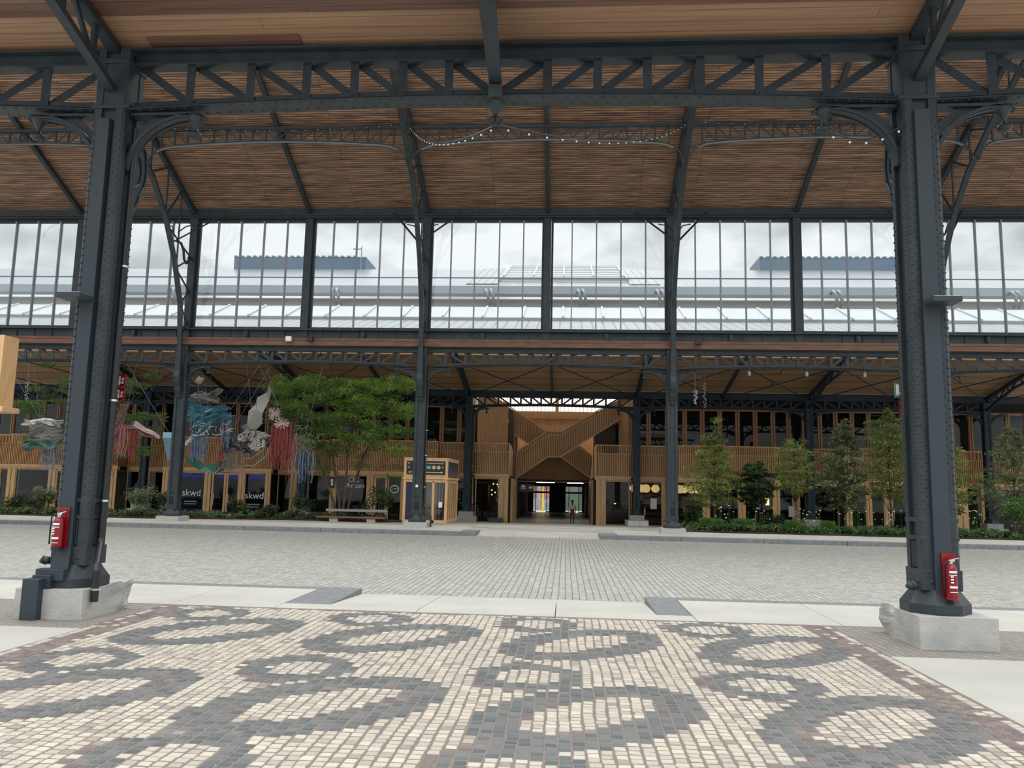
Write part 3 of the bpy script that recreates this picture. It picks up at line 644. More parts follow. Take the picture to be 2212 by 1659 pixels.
for x, l in ((0, 'plain far aisle rafter over the middle of the passage'), (-12, 'plain far aisle rafter above the tree top'), (-24, 'plain far aisle rafter above the blue sculpture'), (12, 'plain far aisle rafter above the first slim trees'), (24, 'plain far aisle rafter behind the right near column')):
    if rm is None: rm = tag(MB().beam((0,57.2,6.55),(0,47.2,8.7),.14,.26,side=(1,0,0)).build('rafter', STEELF), l, 'rafter', 'plain rafters of the far aisle')
    else: dup(rm, dx=x, label=l)
m_ = MB(); m_.box(-46, 38, 57.0, 57.35, 6.42, 6.80); m_.box(-46, 38, 56.9, 57.4, 6.40, 6.44)
struct(m_, 'trim_7', STEELF)
cr = None
for x in range(-42, 36, 6):
    l = 'thin crossed tie rods under the far aisle ceiling'
    b = MB(); b.tube([(x+.1,56.8,6.45),(x+5.9,50.5,7.8)], .035, 6); b.tube([(x+5.9,56.8,6.45),(x+.1,50.5,7.8)], .035, 6)
    tag(b.build('tie_rods', STEELF), l, 'tie rod', 'crossed tie rods of the far aisle')
# ------------------------------------------------------------ roofs outside, seen through the windows
ROOF = planks('ribbed metal roof', (.21,.22,.225), (.23,.24,.245), (.07,.075,.08), .6, 60, 'xy', .35, .06, (1,1,1), .08, 0, 0)
ROOFG = mat('pale roof metal', (.25,.275,.29), .4)
SOLAR = planks('solar panel roof', (.165,.175,.185), (.19,.20,.21), (.30,.315,.32), 3.2, 1.2, 'xy', .3, .05, (1,1,1), .05, 0, 0)
BLUEB = noisy('blue cladding', (.09,.14,.18), (.06,.13,.22), .12, .5, (1,.1,.1))
m_ = MB().hexa([(-60,41.4,8.18),(55,41.4,8.18),(55,45.6,9.50),(-60,45.6,9.50)], [(-60,41.4,8.28),(55,41.4,8.28),(55,45.6,9.60),(-60,45.6,9.60)]); struct(m_, 'roof_lower', ROOF)
tl = thing('roof_skylight', 'long low band of sloping glazing on the roof outside the windows', 'skylight', (0, 46, 9.3))
MB().box(-60, 55, 45.7, 46.0, 9.55, 9.80).build('curb', ROOFG, tl)
MB().hexa([(-60,45.7,9.80),(55,45.7,9.80),(55,48.4,11.02),(-60,48.4,11.02)], [(-60,45.7,9.84),(55,45.7,9.84),(55,48.4,11.06),(-60,48.4,11.06)]).build('glazing', SKYGL, tl)
PBAR = mat('pale glazing bars', (.42,.44,.44), .4)
b = MB()
for i in range(48): x = -58+i*2.35; b.hexa([(x-.05,45.65,9.80),(x+.05,45.65,9.80),(x+.05,48.4,11.02),(x-.05,48.4,11.02)], [(x-.05,45.65,9.92),(x+.05,45.65,9.92),(x+.05,48.4,11.14),(x-.05,48.4,11.14)])
b.build('glazing_bars', PBAR, tl)
struct(MB().box(-70, 65, 57.0, 57.2, 6.9, 13.5), 'wall_outer', mat('outer wall cladding', (.34,.38,.40), .5))
struct(MB().box(-70, 65, 56.3, 57.3, 13.85, 14.42).box(-70, 65, 56.5, 57.2, 13.45, 13.5), 'trim_8', mat('blue grey gutter', (.27,.325,.37), .4))
m_ = MB(); s_ = .39
for xa, xb, ya, yb in ((-75,-4.3,57.1,71),(5.6,70,57.1,71),(-4.3,5.6,57.1,61.8)):
    za, zb_ = 14.35+(ya-57.1)*.379, 14.35+(yb-57.1)*.379; m_.hexa([(xa,ya,za),(xb,ya,za),(xb,yb,zb_),(xa,yb,zb_)], [(xa,ya,za+.07),(xb,ya,za+.07),(xb,yb,zb_+.09),(xa,yb,zb_+.09)])
struct(m_, 'roof_solar', SOLAR)
def onroof(name, pts, t0, t1, m, par=None):
    b = MB(); q = lambda x, y, t: (x, y, 14.42+(y-57.1)*5.3/13.9+t)
    b.hexa([q(*pts[0], t0), q(*pts[1], t0), q(*pts[2], t0), q(*pts[3], t0)], [q(*pts[0], t1), q(*pts[1], t1), q(*pts[2], t1), q(*pts[3], t1)]); return b.build(name, m, par) if par else struct(b, name, m)
onroof('roof_ribbed', [(-6.8,59.6),(-4.4,59.6),(-4.4,71),(-6.8,71)], .02, .08, ROOF); onroof('roof_ribbed', [(5.7,59.6),(8.0,59.6),(8.0,71),(5.7,71)], .02, .08, ROOF)
tl = thing('roof_lantern', 'bright raised glass lantern in the middle of the roof outside', 'skylight', (.6, 62, 16.2))
onroof('glazing', [(-4.2,62.0),(5.5,62.0),(5.5,70.8),(-4.2,70.8)], .30, .36, SKYGL, tl); onroof('curb', [(-4.5,61.5),(5.8,61.5),(5.8,61.95),(-4.5,61.95)], .09, .29, ROOFG, tl)
b = MB()
for i in range(5):
    x = -4.1+i*2.375; b.beam((x,62,14.42+4.9*.3813+.42),(x,70.8,14.42+13.7*.3813+.42),.12,.12,side=(1,0,0))
for i in range(7):
    y = 62.2+i*1.4; b.box(-4.2, 5.5, y-.04, y+.04, 14.42+(y-57.1)*.3813+.36, 14.42+(y-57.1)*.3813+.42)
b.build('glazing_bars', PBAR, tl)
for x0, x1, l in ((-30.4, -17.8, 'long blue clad box on the roof ridge left of the centre'), (18.2, 32.5, 'long blue clad box on the roof ridge at the right')):
    t = thing('roof_housing', l, 'roof housing', (x0, 72, 19.6)); MB().box(x0, x1, 71.2, 75, 19.7, 20.95).build('cladding', BLUEB, t)
    b = MB()
    for i in range(int((x1-x0)/.6)): b.box(x0+i*.6, x0+i*.6+.3, 71.1, 75, 20.95, 21.06)
    b.build('ribbed_roof', ROOFG, t)
t = thing('roof_mast', 'thin mast with a small arm on the roof beside the left blue housing', 'mast', (-18.2, 71, 20)); MB().tube([(-18.2,71,19.6),(-18.2,71,21.9)], .05, 6).build('pole', ROOFG, t); MB().box(-19.0, -18.2, 70.95, 71.05, 21.6, 21.7).build('arm', ROOFG, t)
for x, l in ((-28.5, 'curved vent pipe on the outer gutter, far left'), (-16.2,'curved vent pipe on the outer gutter, second from the left near column'), (-4.9,'curved vent pipe on the outer gutter, left of the centre post'), (2.6-.9,'curved vent pipe on the outer gutter, near the centre post'), (12.9-5.6,'curved vent pipe on the outer gutter, right of the centre post'), (19.5,'curved vent pipe on the outer gutter, right of the slanting rafter'),(31.5,'curved vent pipe on the outer gutter, at the far right')):
    t = thing('vent_pipe', l, 'pipe', (x, 56.2, 12.8), 'curved vent pipes along the outer gutter')
    for d in (0, .35): MB().tube([(x+d,56.3,14.0),(x+d+.02,55.9,14.05),(x+d+.1,55.7,13.8),(x+d+.25,55.8,13.3),(x+d+.3,56.3,13.0)], .11, 8).build('bend', ALUL, t, smooth=True)
# ------------------------------------------------------------ two-storey timber building at the back
ZG, ZC0, ZC1, ZR = -2.6, .60, .90, 3.08
UY = 58.7
def glazed(t, x0, x1, y, z0, z1, fw=.09, sill=True, m=GLASSD, door=False, name='window'):
    f = MB(); f.box(x0, x0+fw, y-.05, y+.05, z0, z1).box(x1-fw, x1, y-.05, y+.05, z0, z1).box(x0+fw, x1-fw, y-.05, y+.05, z1-fw, z1).box(x0+fw, x1-fw, y-.05, y+.05, z0, z0+fw*(1.6 if door else 1))
    o = f.build('door' if door else name, WOOD, t)
    MB().box(x0+fw, x1-fw, y-.01, y+.01, z0+fw, z1-fw).build('pane', m, o)
    if door: MB().tube([(x0+fw+.07, y-.10, -1.75), (x0+fw+.07, y-.10, -.95)], .018, 6).build('handle', CHROME, o)
    return o
def bay(x0, x1, y, spans, label, balcony=True, slat=WOODS, back=WOODB, upper=True, upper_y=UY, uspan=1.2):
    t = thing('timber_bay', label, 'building bay', ((x0+x1)/2, y, ZG), 'bays of the timber building')
    b = MB(); b.box(x0-.03, x1+.03, y-.10, y+.3, ZC0, ZC0+.07).box(x0-.02, x1+.02, y-.07, y+.3, ZC0+.11, ZC1).box(x0, x1, y-.02, y+.3, ZC0+.05, ZC0+.13); b.build('cornice', WOOD, t)
    zt = 2.50 if balcony else ZR
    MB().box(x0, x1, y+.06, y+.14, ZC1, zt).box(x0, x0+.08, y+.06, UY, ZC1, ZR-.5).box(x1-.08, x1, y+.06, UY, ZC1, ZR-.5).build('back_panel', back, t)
    s = MB(); n = int((x1-x0)/.125)
    for i in range(n+1):
        x = x0+.02+(x1-x0-.04)*i/n; s.box(x-.02, x+.02, y-.03, y+.045, ZC1, ZR if (balcony or i % 2 == 0) else 2.5)
    s.build('slats', slat, t)
    MB().box(x0-.02, x1+.02, y-.05, y+.10, ZR, ZR+.07).box(x0, x1, y+.0, y+.05, 2.47, 2.52).build('rail', WOOD, t)
    for kind, a, c in spans:
        if kind == 'p': MB().box(a, a+(c-a)*.42, y-.06, y+.12, ZG, ZC0).box(c-(c-a)*.42, c, y-.06, y+.12, ZG, ZC0).box(a, c, y+.0, y+.10, ZG, ZC0).build('post', WOOD, t)
        elif kind == 'd': glazed(t, a, c, y+.05, ZG, ZC0-.02, .14, door=True)
        else: glazed(t, a, c, y+.05, ZG, ZC0-.02, .07)
    if upper:
        n = max(1, round((x1-x0)/uspan)); w_ = (x1-x0)/n
        for i in range(n):
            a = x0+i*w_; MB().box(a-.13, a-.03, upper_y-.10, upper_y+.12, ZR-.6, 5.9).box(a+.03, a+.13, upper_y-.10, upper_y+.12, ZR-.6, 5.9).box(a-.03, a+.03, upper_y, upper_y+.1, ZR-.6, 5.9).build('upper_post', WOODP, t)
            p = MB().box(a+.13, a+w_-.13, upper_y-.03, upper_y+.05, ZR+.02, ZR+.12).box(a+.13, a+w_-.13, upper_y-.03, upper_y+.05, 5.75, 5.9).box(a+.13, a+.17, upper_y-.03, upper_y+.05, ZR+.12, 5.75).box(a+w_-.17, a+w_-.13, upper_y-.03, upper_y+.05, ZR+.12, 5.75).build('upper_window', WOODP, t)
            MB().box(a+.13, a+w_-.13, upper_y, upper_y+.012, ZR+.1, 5.75).build('pane', GLASSD, p)
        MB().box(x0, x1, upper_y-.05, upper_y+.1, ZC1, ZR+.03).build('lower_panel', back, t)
    return t
P_ = 'p'; G_ = 'g'; D_ = 'd'
bay(-44, -40.3, 58.4, [(G_,-44,-42.2),(P_,-42.2,-41.9),(G_,-41.9,-40.4)], 'recessed timber bay at the left photo edge', False)
bay(-40.3, -31.9, 57.0, [(P_,-40.3,-39.7),(G_,-39.7,-37.1),(P_,-37.1,-36.6),(D_,-36.6,-35.2),(D_,-35.2,-33.9),(P_,-33.9,-33.5),(G_,-33.5,-32.3),(P_,-32.3,-31.9)], 'projecting timber bay at the far left behind the grey hanging sculpture')
bay(-31.9, -28.4, 58.4, [(G_,-31.9,-30.6),(P_,-30.6,-30.2),(G_,-30.2,-28.5)], 'recessed timber bay right of the left near column', False)
b1 = bay(-28.4, -20.3, 57.0, [(P_,-28.4,-28.0),(G_,-28.0,-25.2),(P_,-25.2,-24.75),(D_,-24.7,-23.65),(D_,-23.6,-22.6),(P_,-22.6,-22.25),(G_,-22.25,-20.65),(P_,-20.65,-20.3)], 'projecting timber bay with two dark blue shop windows lettered skwd')
b2 = bay(-20.3, -15.9, 58.4, [(G_,-20.3,-19.3),(P_,-19.3,-18.9),(G_,-18.9,-16.3),(P_,-16.3,-15.9)], 'recessed timber bay with an aeroplane poster behind its glass', False)
b3 = bay(-15.9, -8.2, 57.0, [(P_,-15.9,-15.5),(G_,-15.5,-13.2),(P_,-13.2,-12.75),(D_,-12.7,-11.75),(G_,-11.7,-10.7),(P_,-10.7,-10.3),(G_,-10.3,-8.6),(P_,-8.6,-8.2)], 'projecting timber bay of the travel shop behind the big tree')
bay(-8.2, -5.6, 58.4, [(G_,-8.2,-5.7)], 'recessed timber bay behind the kiosk', False)
bay(-5.55, -3.1, 58.0, [(G_,-5.5,-3.75),(P_,-3.75,-3.1)], 'timber corner block left of the passage with small hanging bulbs inside', True, upper=False)
bay(3.2, 5.65, 58.0, [(P_,3.2,3.85),(G_,3.85,5.6)], 'timber corner block right of the passage with a dark window', True, upper=False)
bay(5.65, 8.35, 58.4, [(G_,5.7,7.95),(P_,7.95,8.35)], 'recessed timber bay lit by yellow paper globes', False)
bay(8.35, 15.9, 57.0, [(G_,8.4,10.6),(P_,10.6,11.0),(G_,11.0,13.05),(P_,13.05,13.45),(G_,13.45,15.45),(P_,15.45,15.85)], 'projecting timber bay behind the first three slim trees')
bay(15.9, 20.3, 58.4, [(D_,15.9,17.2),(P_,17.2,17.55),(G_,17.55,20.3)], 'recessed timber bay behind the middle slim trees', False)
bay(20.3, 28.4, 57.0, [(P_,20.3,20.65),(G_,20.65,21.7),(P_,21.7,22),(G_,22,22.9),(P_,22.9,23.3),(D_,23.3,25.2),(G_,25.2,27.6),(P_,27.6,28.4)], 'projecting timber bay behind the right near column')
bay(28.4, 36, 58.4, [(G_,28.4,30),(P_,30,30.4),(G_,30.4,34)], 'recessed timber bay at the right photo edge', False)
# rooms behind the glass
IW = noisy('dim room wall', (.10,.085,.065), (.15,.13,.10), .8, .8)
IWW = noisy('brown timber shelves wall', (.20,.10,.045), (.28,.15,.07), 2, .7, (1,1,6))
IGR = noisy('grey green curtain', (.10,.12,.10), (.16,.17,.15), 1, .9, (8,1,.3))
m_ = MB()
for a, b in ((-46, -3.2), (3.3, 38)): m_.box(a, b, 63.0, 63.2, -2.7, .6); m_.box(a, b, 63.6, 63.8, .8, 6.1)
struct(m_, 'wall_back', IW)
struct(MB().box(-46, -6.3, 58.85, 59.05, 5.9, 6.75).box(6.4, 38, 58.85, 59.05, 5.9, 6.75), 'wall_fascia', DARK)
m_ = MB()
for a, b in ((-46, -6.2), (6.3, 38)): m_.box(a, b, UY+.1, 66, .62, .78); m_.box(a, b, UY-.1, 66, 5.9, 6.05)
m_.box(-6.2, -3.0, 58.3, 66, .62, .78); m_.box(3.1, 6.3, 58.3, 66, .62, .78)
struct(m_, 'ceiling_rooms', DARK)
m_ = MB()
for x in (-31.9, -28.4, -20.3, -15.9, -8.2, 8.35, 15.9, 20.3, 28.4): m_.box(x-.06, x+.06, 58.6, 63, -2.65, .62)
struct(m_, 'wall_partitions', IW)
m_ = MB()
for a, b in ((-44, -40), (-31, -28.5), (-8.2, -6.3), (9, 12.5), (15.9, 19.7), (24, 27)): m_.box(a, b, 60.2, 60.25, 3.0, 5.85)
struct(m_, 'trim_9', IGR)
# letters and shop displays
BLUE = mat('blue garland with added glow', (.01,.02,.55), .4, emit=.5); NAVY = mat('dark navy panel', (.008,.012,.045), .4)  # glow added to the paper balls in place of shop lighting
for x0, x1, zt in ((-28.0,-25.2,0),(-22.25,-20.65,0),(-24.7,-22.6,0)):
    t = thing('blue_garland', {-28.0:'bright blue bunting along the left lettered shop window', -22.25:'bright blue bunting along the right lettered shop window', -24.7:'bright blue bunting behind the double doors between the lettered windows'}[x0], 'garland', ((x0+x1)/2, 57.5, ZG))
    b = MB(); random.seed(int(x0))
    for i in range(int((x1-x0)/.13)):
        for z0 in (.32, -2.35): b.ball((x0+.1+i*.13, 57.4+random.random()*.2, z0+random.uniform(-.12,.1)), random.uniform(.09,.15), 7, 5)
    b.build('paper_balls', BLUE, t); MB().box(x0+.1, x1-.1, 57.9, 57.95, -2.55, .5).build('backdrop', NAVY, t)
for x, z in ((-26.15, -.93), (-21.45, -1.05)):
    text('skwd', .68, WHITE, b1, (x, 56.98, z), ext=.01); text('AANWERVINGEN', .12, WHITE, b1, (x-.05, 56.98, z-.62)); text('LIVE RECRUITMENT', .10, WHITE, b1, (x-.05, 56.98, z-.8))
text('CIC', .52, WHITE, b3, (-14.2, 56.98, .26), ext=.01); text('Reizen', .50, WHITE, b3, (-14.05, 56.98, -.16), ext=.01)
b = MB(); c0 = (-11.2, 56.98, -.35)
for i in range(24):
    a0, a1 = i*math.pi/12, (i+1)*math.pi/12
    b.beam((c0[0]+.30*math.cos(a0), c0[1], c0[2]+.26*math.sin(a0)), (c0[0]+.30*math.cos(a1), c0[1], c0[2]+.26*math.sin(a1)), .02, .07, side=(0,1,0))
b.beam((c0[0]-.2,c0[1],c0[2]-.02),(c0[0]+.2,c0[1],c0[2]+.06),.02,.05,side=(0,1,0)); b.build('round_logo', WHITE, b3)
t = thing('hanging_sign', 'small black and white flag sign at the corner of the travel shop', 'sign', (-15.75, 56.5, .1)); MB().box(-15.9,-15.55,56.75,56.8,-.35,.45).build('board', BLACK, t); MB().ball((-15.72,56.73,.15),.1,8,6,(1,.2,1.6)).ball((-15.7,56.73,-.1),.09,8,6,(1,.2,1.3)).build('logo', WHITE, t)
t = thing('aeroplane_poster', 'wide poster of an airliner on a sandy brown ground behind glass', 'poster', (-17.6, 58.9, -1)); MB().box(-20.0,-16.0,58.9,58.93,-2.3,.45).build('sheet', noisy('sandy poster', (.16,.12,.08), (.24,.18,.11), .8, .8), t)
MB().ext([(-19.6,-.50),(-18.5,-.75),(-17.0,-.95),(-16.3,-1.0),(-16.2,-.92),(-17.3,-.80),(-18.2,-.62),(-19.4,-.38)], 'y', 58.86, 58.9).ext([(-18.3,-.75),(-17.9,-1.1),(-17.5,-1.12),(-17.7,-.8)], 'y', 58.86, 58.9).ext([(-18.7,-.8),(-18.3,-.8),(-18.3,-1.0),(-18.7,-1.0)], 'y', 58.86, 58.9).build('airliner_shape', DARK, t)
def feather_flag(): pass
t = thing('feather_flag', 'dark violet feather flag with white letters, right of the left near column', 'flag', (-30.8, 57.9, -2.3)); MB().ext([(-31.2,-2.2),(-30.75,-2.2),(-30.6,-1.0),(-30.6,-.2),(-30.8,-.15),(-31.05,-.5)], 'y', 57.9, 57.92).build('cloth', mat('violet cloth', (.05,.035,.16), .7), t); text('zuud', .32, WHITE, t, (-30.85, 57.88, -1.0), rot=-math.pi/2, name='lettering')
# warm lights
for i, (x, y, r) in enumerate(((6.15,61,.31),(6.75,61.4,.31),(7.0,60.6,.33),(7.75,61,.31),(9.5,60.6,.33),(9.9,61.2,.31),(10.4,60.8,.31),(10.9,61.3,.30))):
    nm = ['leftmost yellow paper globe beside the far column', 'yellow paper globe partly behind another in the recessed bay', 'big yellow paper globe in front in the recessed bay', 'yellow paper globe at the right of the recessed bay', 'first yellow paper globe right of the second row column', 'second yellow paper globe right of the second row column', 'third yellow paper globe right of the second row column', 'fourth yellow paper globe, behind the edge of the slim tree'][i]
    t = thing('globe_lamp', nm, 'lamp', (x, y, .05), 'yellow paper globe lamps'); MB().ball((x,y,.08), r, 16, 11, (1,1,.95)).build('shade', GLOBE, t, smooth=True); MB().tube([(x,y,.36),(x,y,.61)], .008, 5).build('cord', BLACK, t)
m_ = MB(); m_.box(5.9, 10.9, 62.6, 62.95, -2.6, .1)
tsh = thing('shelf_unit', 'warm brown wooden shelf wall under the paper globes', 'shelf', (8.4, 62.7, ZG)); MB().box(5.9, 12.9, 62.8, 62.95, -2.6, .5).build('back_board', IWW, tsh)
for z in (-1.9,-1.3,-.7,-.25): MB().box(5.9, 12.9, 62.4, 62.8, z-.02, z+.02).build('shelf', WOODP, tsh)
random.seed(7)
for i, (x, z) in enumerate(((-4.1,.15),(-4.4,.18),(-4.5,-.28),(-4.25,-.45),(-4.5,-.62),(-3.95,-.62),(-3.85,-.2),(-3.75,-.42),(-4.0,0),(-3.6,-.05))):
    t = thing('pendant_bulb', 'small warm bulb of the cluster hanging in the left corner block', 'lamp', (x, 60.3, z), 'bulbs hanging in the left corner block'); MB().ball((x,60.3,z), .05, 8, 6).build('bulb', BULB, t); MB().tube([(x,60.3,z+.05),(x,60.3,.6)], .006, 4).build('cord', BLACK, t)
for i, (x, z) in enumerate(((-13.6,.18),(-13.9,-.15),(-13.75,-.35))):
    t = thing('pendant_bulb', 'small warm bulb hanging behind the travel shop letters', 'lamp', (x, 60, z), 'bulbs hanging in the travel shop'); MB().ball((x,60,z), .07, 8, 6).build('bulb', BULB, t); MB().tube([(x,60,z+.05),(x,60,.6)], .006, 4).build('cord', BLACK, t)
t = thing('spot_lamp', 'warm conical lamp glowing behind the dark window right of the passage', 'lamp', (4.7, 60.3, -1.1)); MB().lathe((4.7,60.3,0), [(.03,-.75),(.06,-.85),(.13,-1.05)], 12).build('shade', BLACK, t); MB().ball((4.7,60.3,-1.05), .08, 8, 6).build('bulb', BULB, t); MB().tube([(4.7,60.3,-.75),(4.7,60.3,.6)], .01, 5).build('cord', BLACK, t)
t = thing('wall_light', 'small yellow lantern on the recess behind the second slim tree', 'lamp', (14.9, 56.8, -.6)); MB().box(14.85,15.05,56.7,56.9,-.9,-.35).build('shade', GLOBE, t); MB().box(14.83,15.07,56.68,56.92,-.35,-.3).build('cap', BLACK, t)
t = thing('sofa', 'dark red upholstered sofa behind the dark window right of the passage', 'sofa', (4.9, 59.5, ZG)); mr = mat('dark red fabric', (.12,.01,.02), .8)
MB().box(4.4,5.5,59.2,60.0,-2.45,-2.05).build('seat', mr, t, bevel=.05); MB().box(4.4,5.5,59.9,60.1,-2.3,-1.6).build('backrest', mr, t, bevel=.05)
# ------------------------------------------------------------ passage and stair hall
m_ = MB()
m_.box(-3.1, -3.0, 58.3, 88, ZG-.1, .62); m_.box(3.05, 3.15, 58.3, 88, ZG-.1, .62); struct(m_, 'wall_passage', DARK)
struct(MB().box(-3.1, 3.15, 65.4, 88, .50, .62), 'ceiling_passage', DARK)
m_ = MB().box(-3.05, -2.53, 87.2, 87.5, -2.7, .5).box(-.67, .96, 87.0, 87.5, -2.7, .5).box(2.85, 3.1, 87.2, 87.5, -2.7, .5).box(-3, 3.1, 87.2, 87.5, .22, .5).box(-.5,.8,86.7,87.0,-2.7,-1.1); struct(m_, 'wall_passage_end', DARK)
for x0, a, b_, x1, n_ in ((-2.53,-2.18,-1.09,-.67,1), (.96,1.40,2.40,2.85,2)):
    t = thing('door_%d' % n_, None, None, (a, 87.3, -2.66), kind='structure')
    m_ = MB()
    for x in (x0, a-.05, b_, x1-.06): m_.box(x, x+.07, 87.22, 87.32, -2.66, .22)
    m_.box(x0, x1, 87.2, 87.34, -.62, -.42).box(x0, x1, 87.2, 87.34, .12, .22).box(x0, a, 87.22, 87.32, -2.66, -2.55).box(b_, x1, 87.22, 87.32, -2.66, -2.55).build('door_frame', BLACK, t)
    MB().box(x0, a, 87.26, 87.28, -2.6, -.6).box(b_, x1, 87.26, 87.28, -2.6, -.6).box(x0, x1, 87.26, 87.28, -.42, .12).build('pane', GLASS, t)
BRICK = planks('orange brick', (.50,.17,.09), (.42,.14,.08), (.4,.33,.28), .22, .075, 'xz', .8, .01, (9,9,9), .2)
struct(MB().box(-12, .4, 95, 95.4, -1.5, 3), 'wall_street', BRICK); struct(MB().box(-12, .4, 94.9, 95.0, -2.9, -1.3).box(-2.3,-1.9,94.8,95,-2.9,2), 'wall_street_base', noisy('grey stone base', (.28,.28,.32), (.4,.4,.42), 2, .8))
struct(MB().box(.4, 12, 96, 96.4, -2.9, 3), 'wall_street_right', mat('green grey door', (.10,.14,.10), .6))
t = thing('yellow_pole', 'bright yellow pole outside the left passage door', 'pole', (-1.55, 92, -2.7)); MB().tube([(-1.55,92,-2.66),(-1.55,92,1.5)], .09, 10).build('pole', mat('yellow paint', (.85,.65,.02), .4), t); MB().box(-1.7,-1.4,91.85,92.15,-2.66,-2.2).build('foot', mat('yellow foot', (.75,.5,.03), .5), t)
for s, xx in ((-1, -2.98), (1, 3.03)):
    b = MB(); 
    for i in range(9): b.box(min(xx, xx-s*.16), max(xx, xx-s*.16), 58.6+i*.62, 58.72+i*.62, ZG, .6)
    o = tag(b.build('timber_fins', WOOD if s < 0 else WOODP), 'row of upright timber fins lining the %s wall of the passage' % ('left' if s < 0 else 'right'), 'wall cladding')
for x0, x1, l in ((-1.35, .1, 'left tube light under the passage ceiling'), (1.15, 2.45, 'right tube light under the passage ceiling')):
    t = thing('tube_light', l, 'lamp', (x0, 66, .45)); MB().box(x0, x1, 66.0, 66.08, .38, .42).build('tube', TUBEL, t); MB().box(x0, x1, 65.97, 66.11, .42, .47).build('housing', BLACK, t)
for x0, x1, l, s_ in ((-2.45,-1.85,'square black hanging sign with a white round crest at the passage entrance','a'), (-1.80,-1.38,'black hanging sign with a white arrow shape at the passage entrance','b')):
    t = thing('hanging_sign', l, 'sign', (x0, 60.5, 0)); MB().box(x0, x1, 60.5, 60.56, -.36, .24 if s_ == 'a' else .22).build('board', BLACK, t); MB().tube([((x0+x1)/2,60.53,.2),((x0+x1)/2,60.53,.6)], .012, 5).build('rod', BLACK, t)
    c = (x0+x1)/2
    b = MB()
    if s_ == 'a':
        b.ext([(c-.16,-.03),(c+.16,-.03),(c+.11,.09),(c+.05,.14),(c-.05,.14),(c-.11,.09)], 'y', 60.48, 60.5); b.box(c-.18,c+.18,60.48,60.5,-.10,-.07).box(c-.15,c+.15,60.48,60.5,-.15,-.12)
    else: b.ext([(c-.14,.04),(c+.02,.04),(c+.02,.09),(c+.15,-.04),(c+.02,-.14),(c+.02,-.09),(c-.14,-.12)], 'y', 60.48, 60.5)
    b.build('logo', LABEL, t)
t = thing('vertical_sign', 'tall black sign with white letters running down, on the right passage wall', 'sign', (2.9, 60, -1)); MB().box(2.82,2.86,60.6,62.6,-2.3,.1).build('board', BLACK, t); text('SPACES', .55, WHITE, t, (2.80, 61.6, -1.15), rz=-math.pi/2, rot=-math.pi/2)
MB().lathe((0,0,0), [(.12,0),(.12,.01)], 6).build('tmp', WHITE).select_set(False); bpy.data.objects.remove(bpy.data.objects['tmp'])
# crossed stairs
def stair(y, bot, top, label, slat=WOODS):
    t = thing('timber_stairs', label, 'stairs', ((bot[0][0]+bot[-1][0])/2, y, bot[0][1]))
    def zi(P, x):
        for (a, b), (c, d) in zip(P, P[1:]):
            if a <= x <= c: return b+(d-b)*(x-a)/(c-a)
        return P[-1][1]
    MB().ext([(x, z) for x, z in bot]+[(x, z-.08) for x, z in reversed(top)], 'y', y+.03, y+.10).build('parapet_panel', WOODB, t)
    s = MB(); x = bot[0][0]+.05
    while x < bot[-1][0]: s.box(x-.025, x+.025, y-.04, y+.03, zi(bot, x)+.03, zi(top, x)-.28); x += .14
    s.build('slats', WOODS, t)
    MB().sweep([(x, y+.02, z) for x, z in bot], .26, .10).build('bottom_trim', WOOD, t)
    MB().sweep([(x, y, z) for x, z in top], .12, .07).sweep([(x, y-.06, z-.28) for x, z in top], .05, .05).build('handrail', WOOD, t)
    b = MB(); x = top[0][0]+.1
    while x < top[-1][0]: b.box(x-.02, x+.02, y-.07, y-.02, zi(top, x)-.28, zi(top, x)); x += .22
    b.build('baluster_row', WOOD, t)
    MB().ext([(x, z) for x, z in bot]+[(x, z+.25) for x, z in reversed(bot)], 'y', y+.1, y+1.5).build('flight', WOODB, t)
    return t
stair(61.9, [(-2.85,.66),(-.39,2.34),(.57,2.36),(6.0,5.92)], [(-2.85,2.70),(-.42,4.32),(.65,4.33),(6.0,7.5)], 'front timber stair rising from lower left to upper right')
stair(64.2, [(-6.0,6.05),(-.45,2.45),(.6,2.45),(3.0,.80)], [(-6.0,8.0),(-.7,4.55),(.7,4.5),(3.1,2.56)], 'rear timber stair descending from upper left to lower right')
t = thing('slatted_panel', 'dark slatted timber panel filling the gap under the crossed stairs', 'panel', (0, 65.6, 1.5)); MB().box(-3.0,3.05,65.75,65.85,.50,2.7).build('board', WOODB, t)
b = MB()
for i in range(44): b.box(-2.98+i*.139, -2.94+i*.139, 65.68, 65.76, .5, 2.7)
b.build('slats', WOODB, t); MB().box(-3.0,3.05,65.6,65.76,.42,.55).build('bottom_trim', WOOD, t)
t = thing('gallery_parapet', 'pale timber parapet of the gallery at the back of the stair hall', 'parapet', (0, 72, 5)); MB().box(-6.3,6.4,72,72.2,4.9,6.15).build('lower_board', WOODS, t); MB().box(-6.3,6.4,71.7,72.2,6.15,6.8).build('upper_board', WOOD, t)
b = MB()
for i in range(90): b.box(-6.2+i*.14, -6.15+i*.14, 71.62, 71.7, 6.15, 6.75)
b.build('slats', WOOD, t)
tl = thing('window_11', None, None, (0, 73, 7), kind='structure'); MB().box(-6.3,6.4,73,73.05,6.8,8.2).build('pane', mat('self glowing skylight', (1,.97,.92), .5, emit=.9), tl)  # pane emits by itself, standing in for daylight behind it
b = MB()
for i in range(36): b.box(-6.2+i*.35, -6.17+i*.35, 72.9, 73, 6.8, 8.2)
b.box(.0,.3,72.85,73,6.8,8.2).build('mullions', WOODP, tl)
m_ = MB().box(-6.4, -6.3, 63, 73, .8, 8.2).box(6.4, 6.5, 63, 73, .8, 8.2).box(-6.3,6.4,74,74.2,.6,5); struct(m_, 'wall_stair_hall', WOODS)
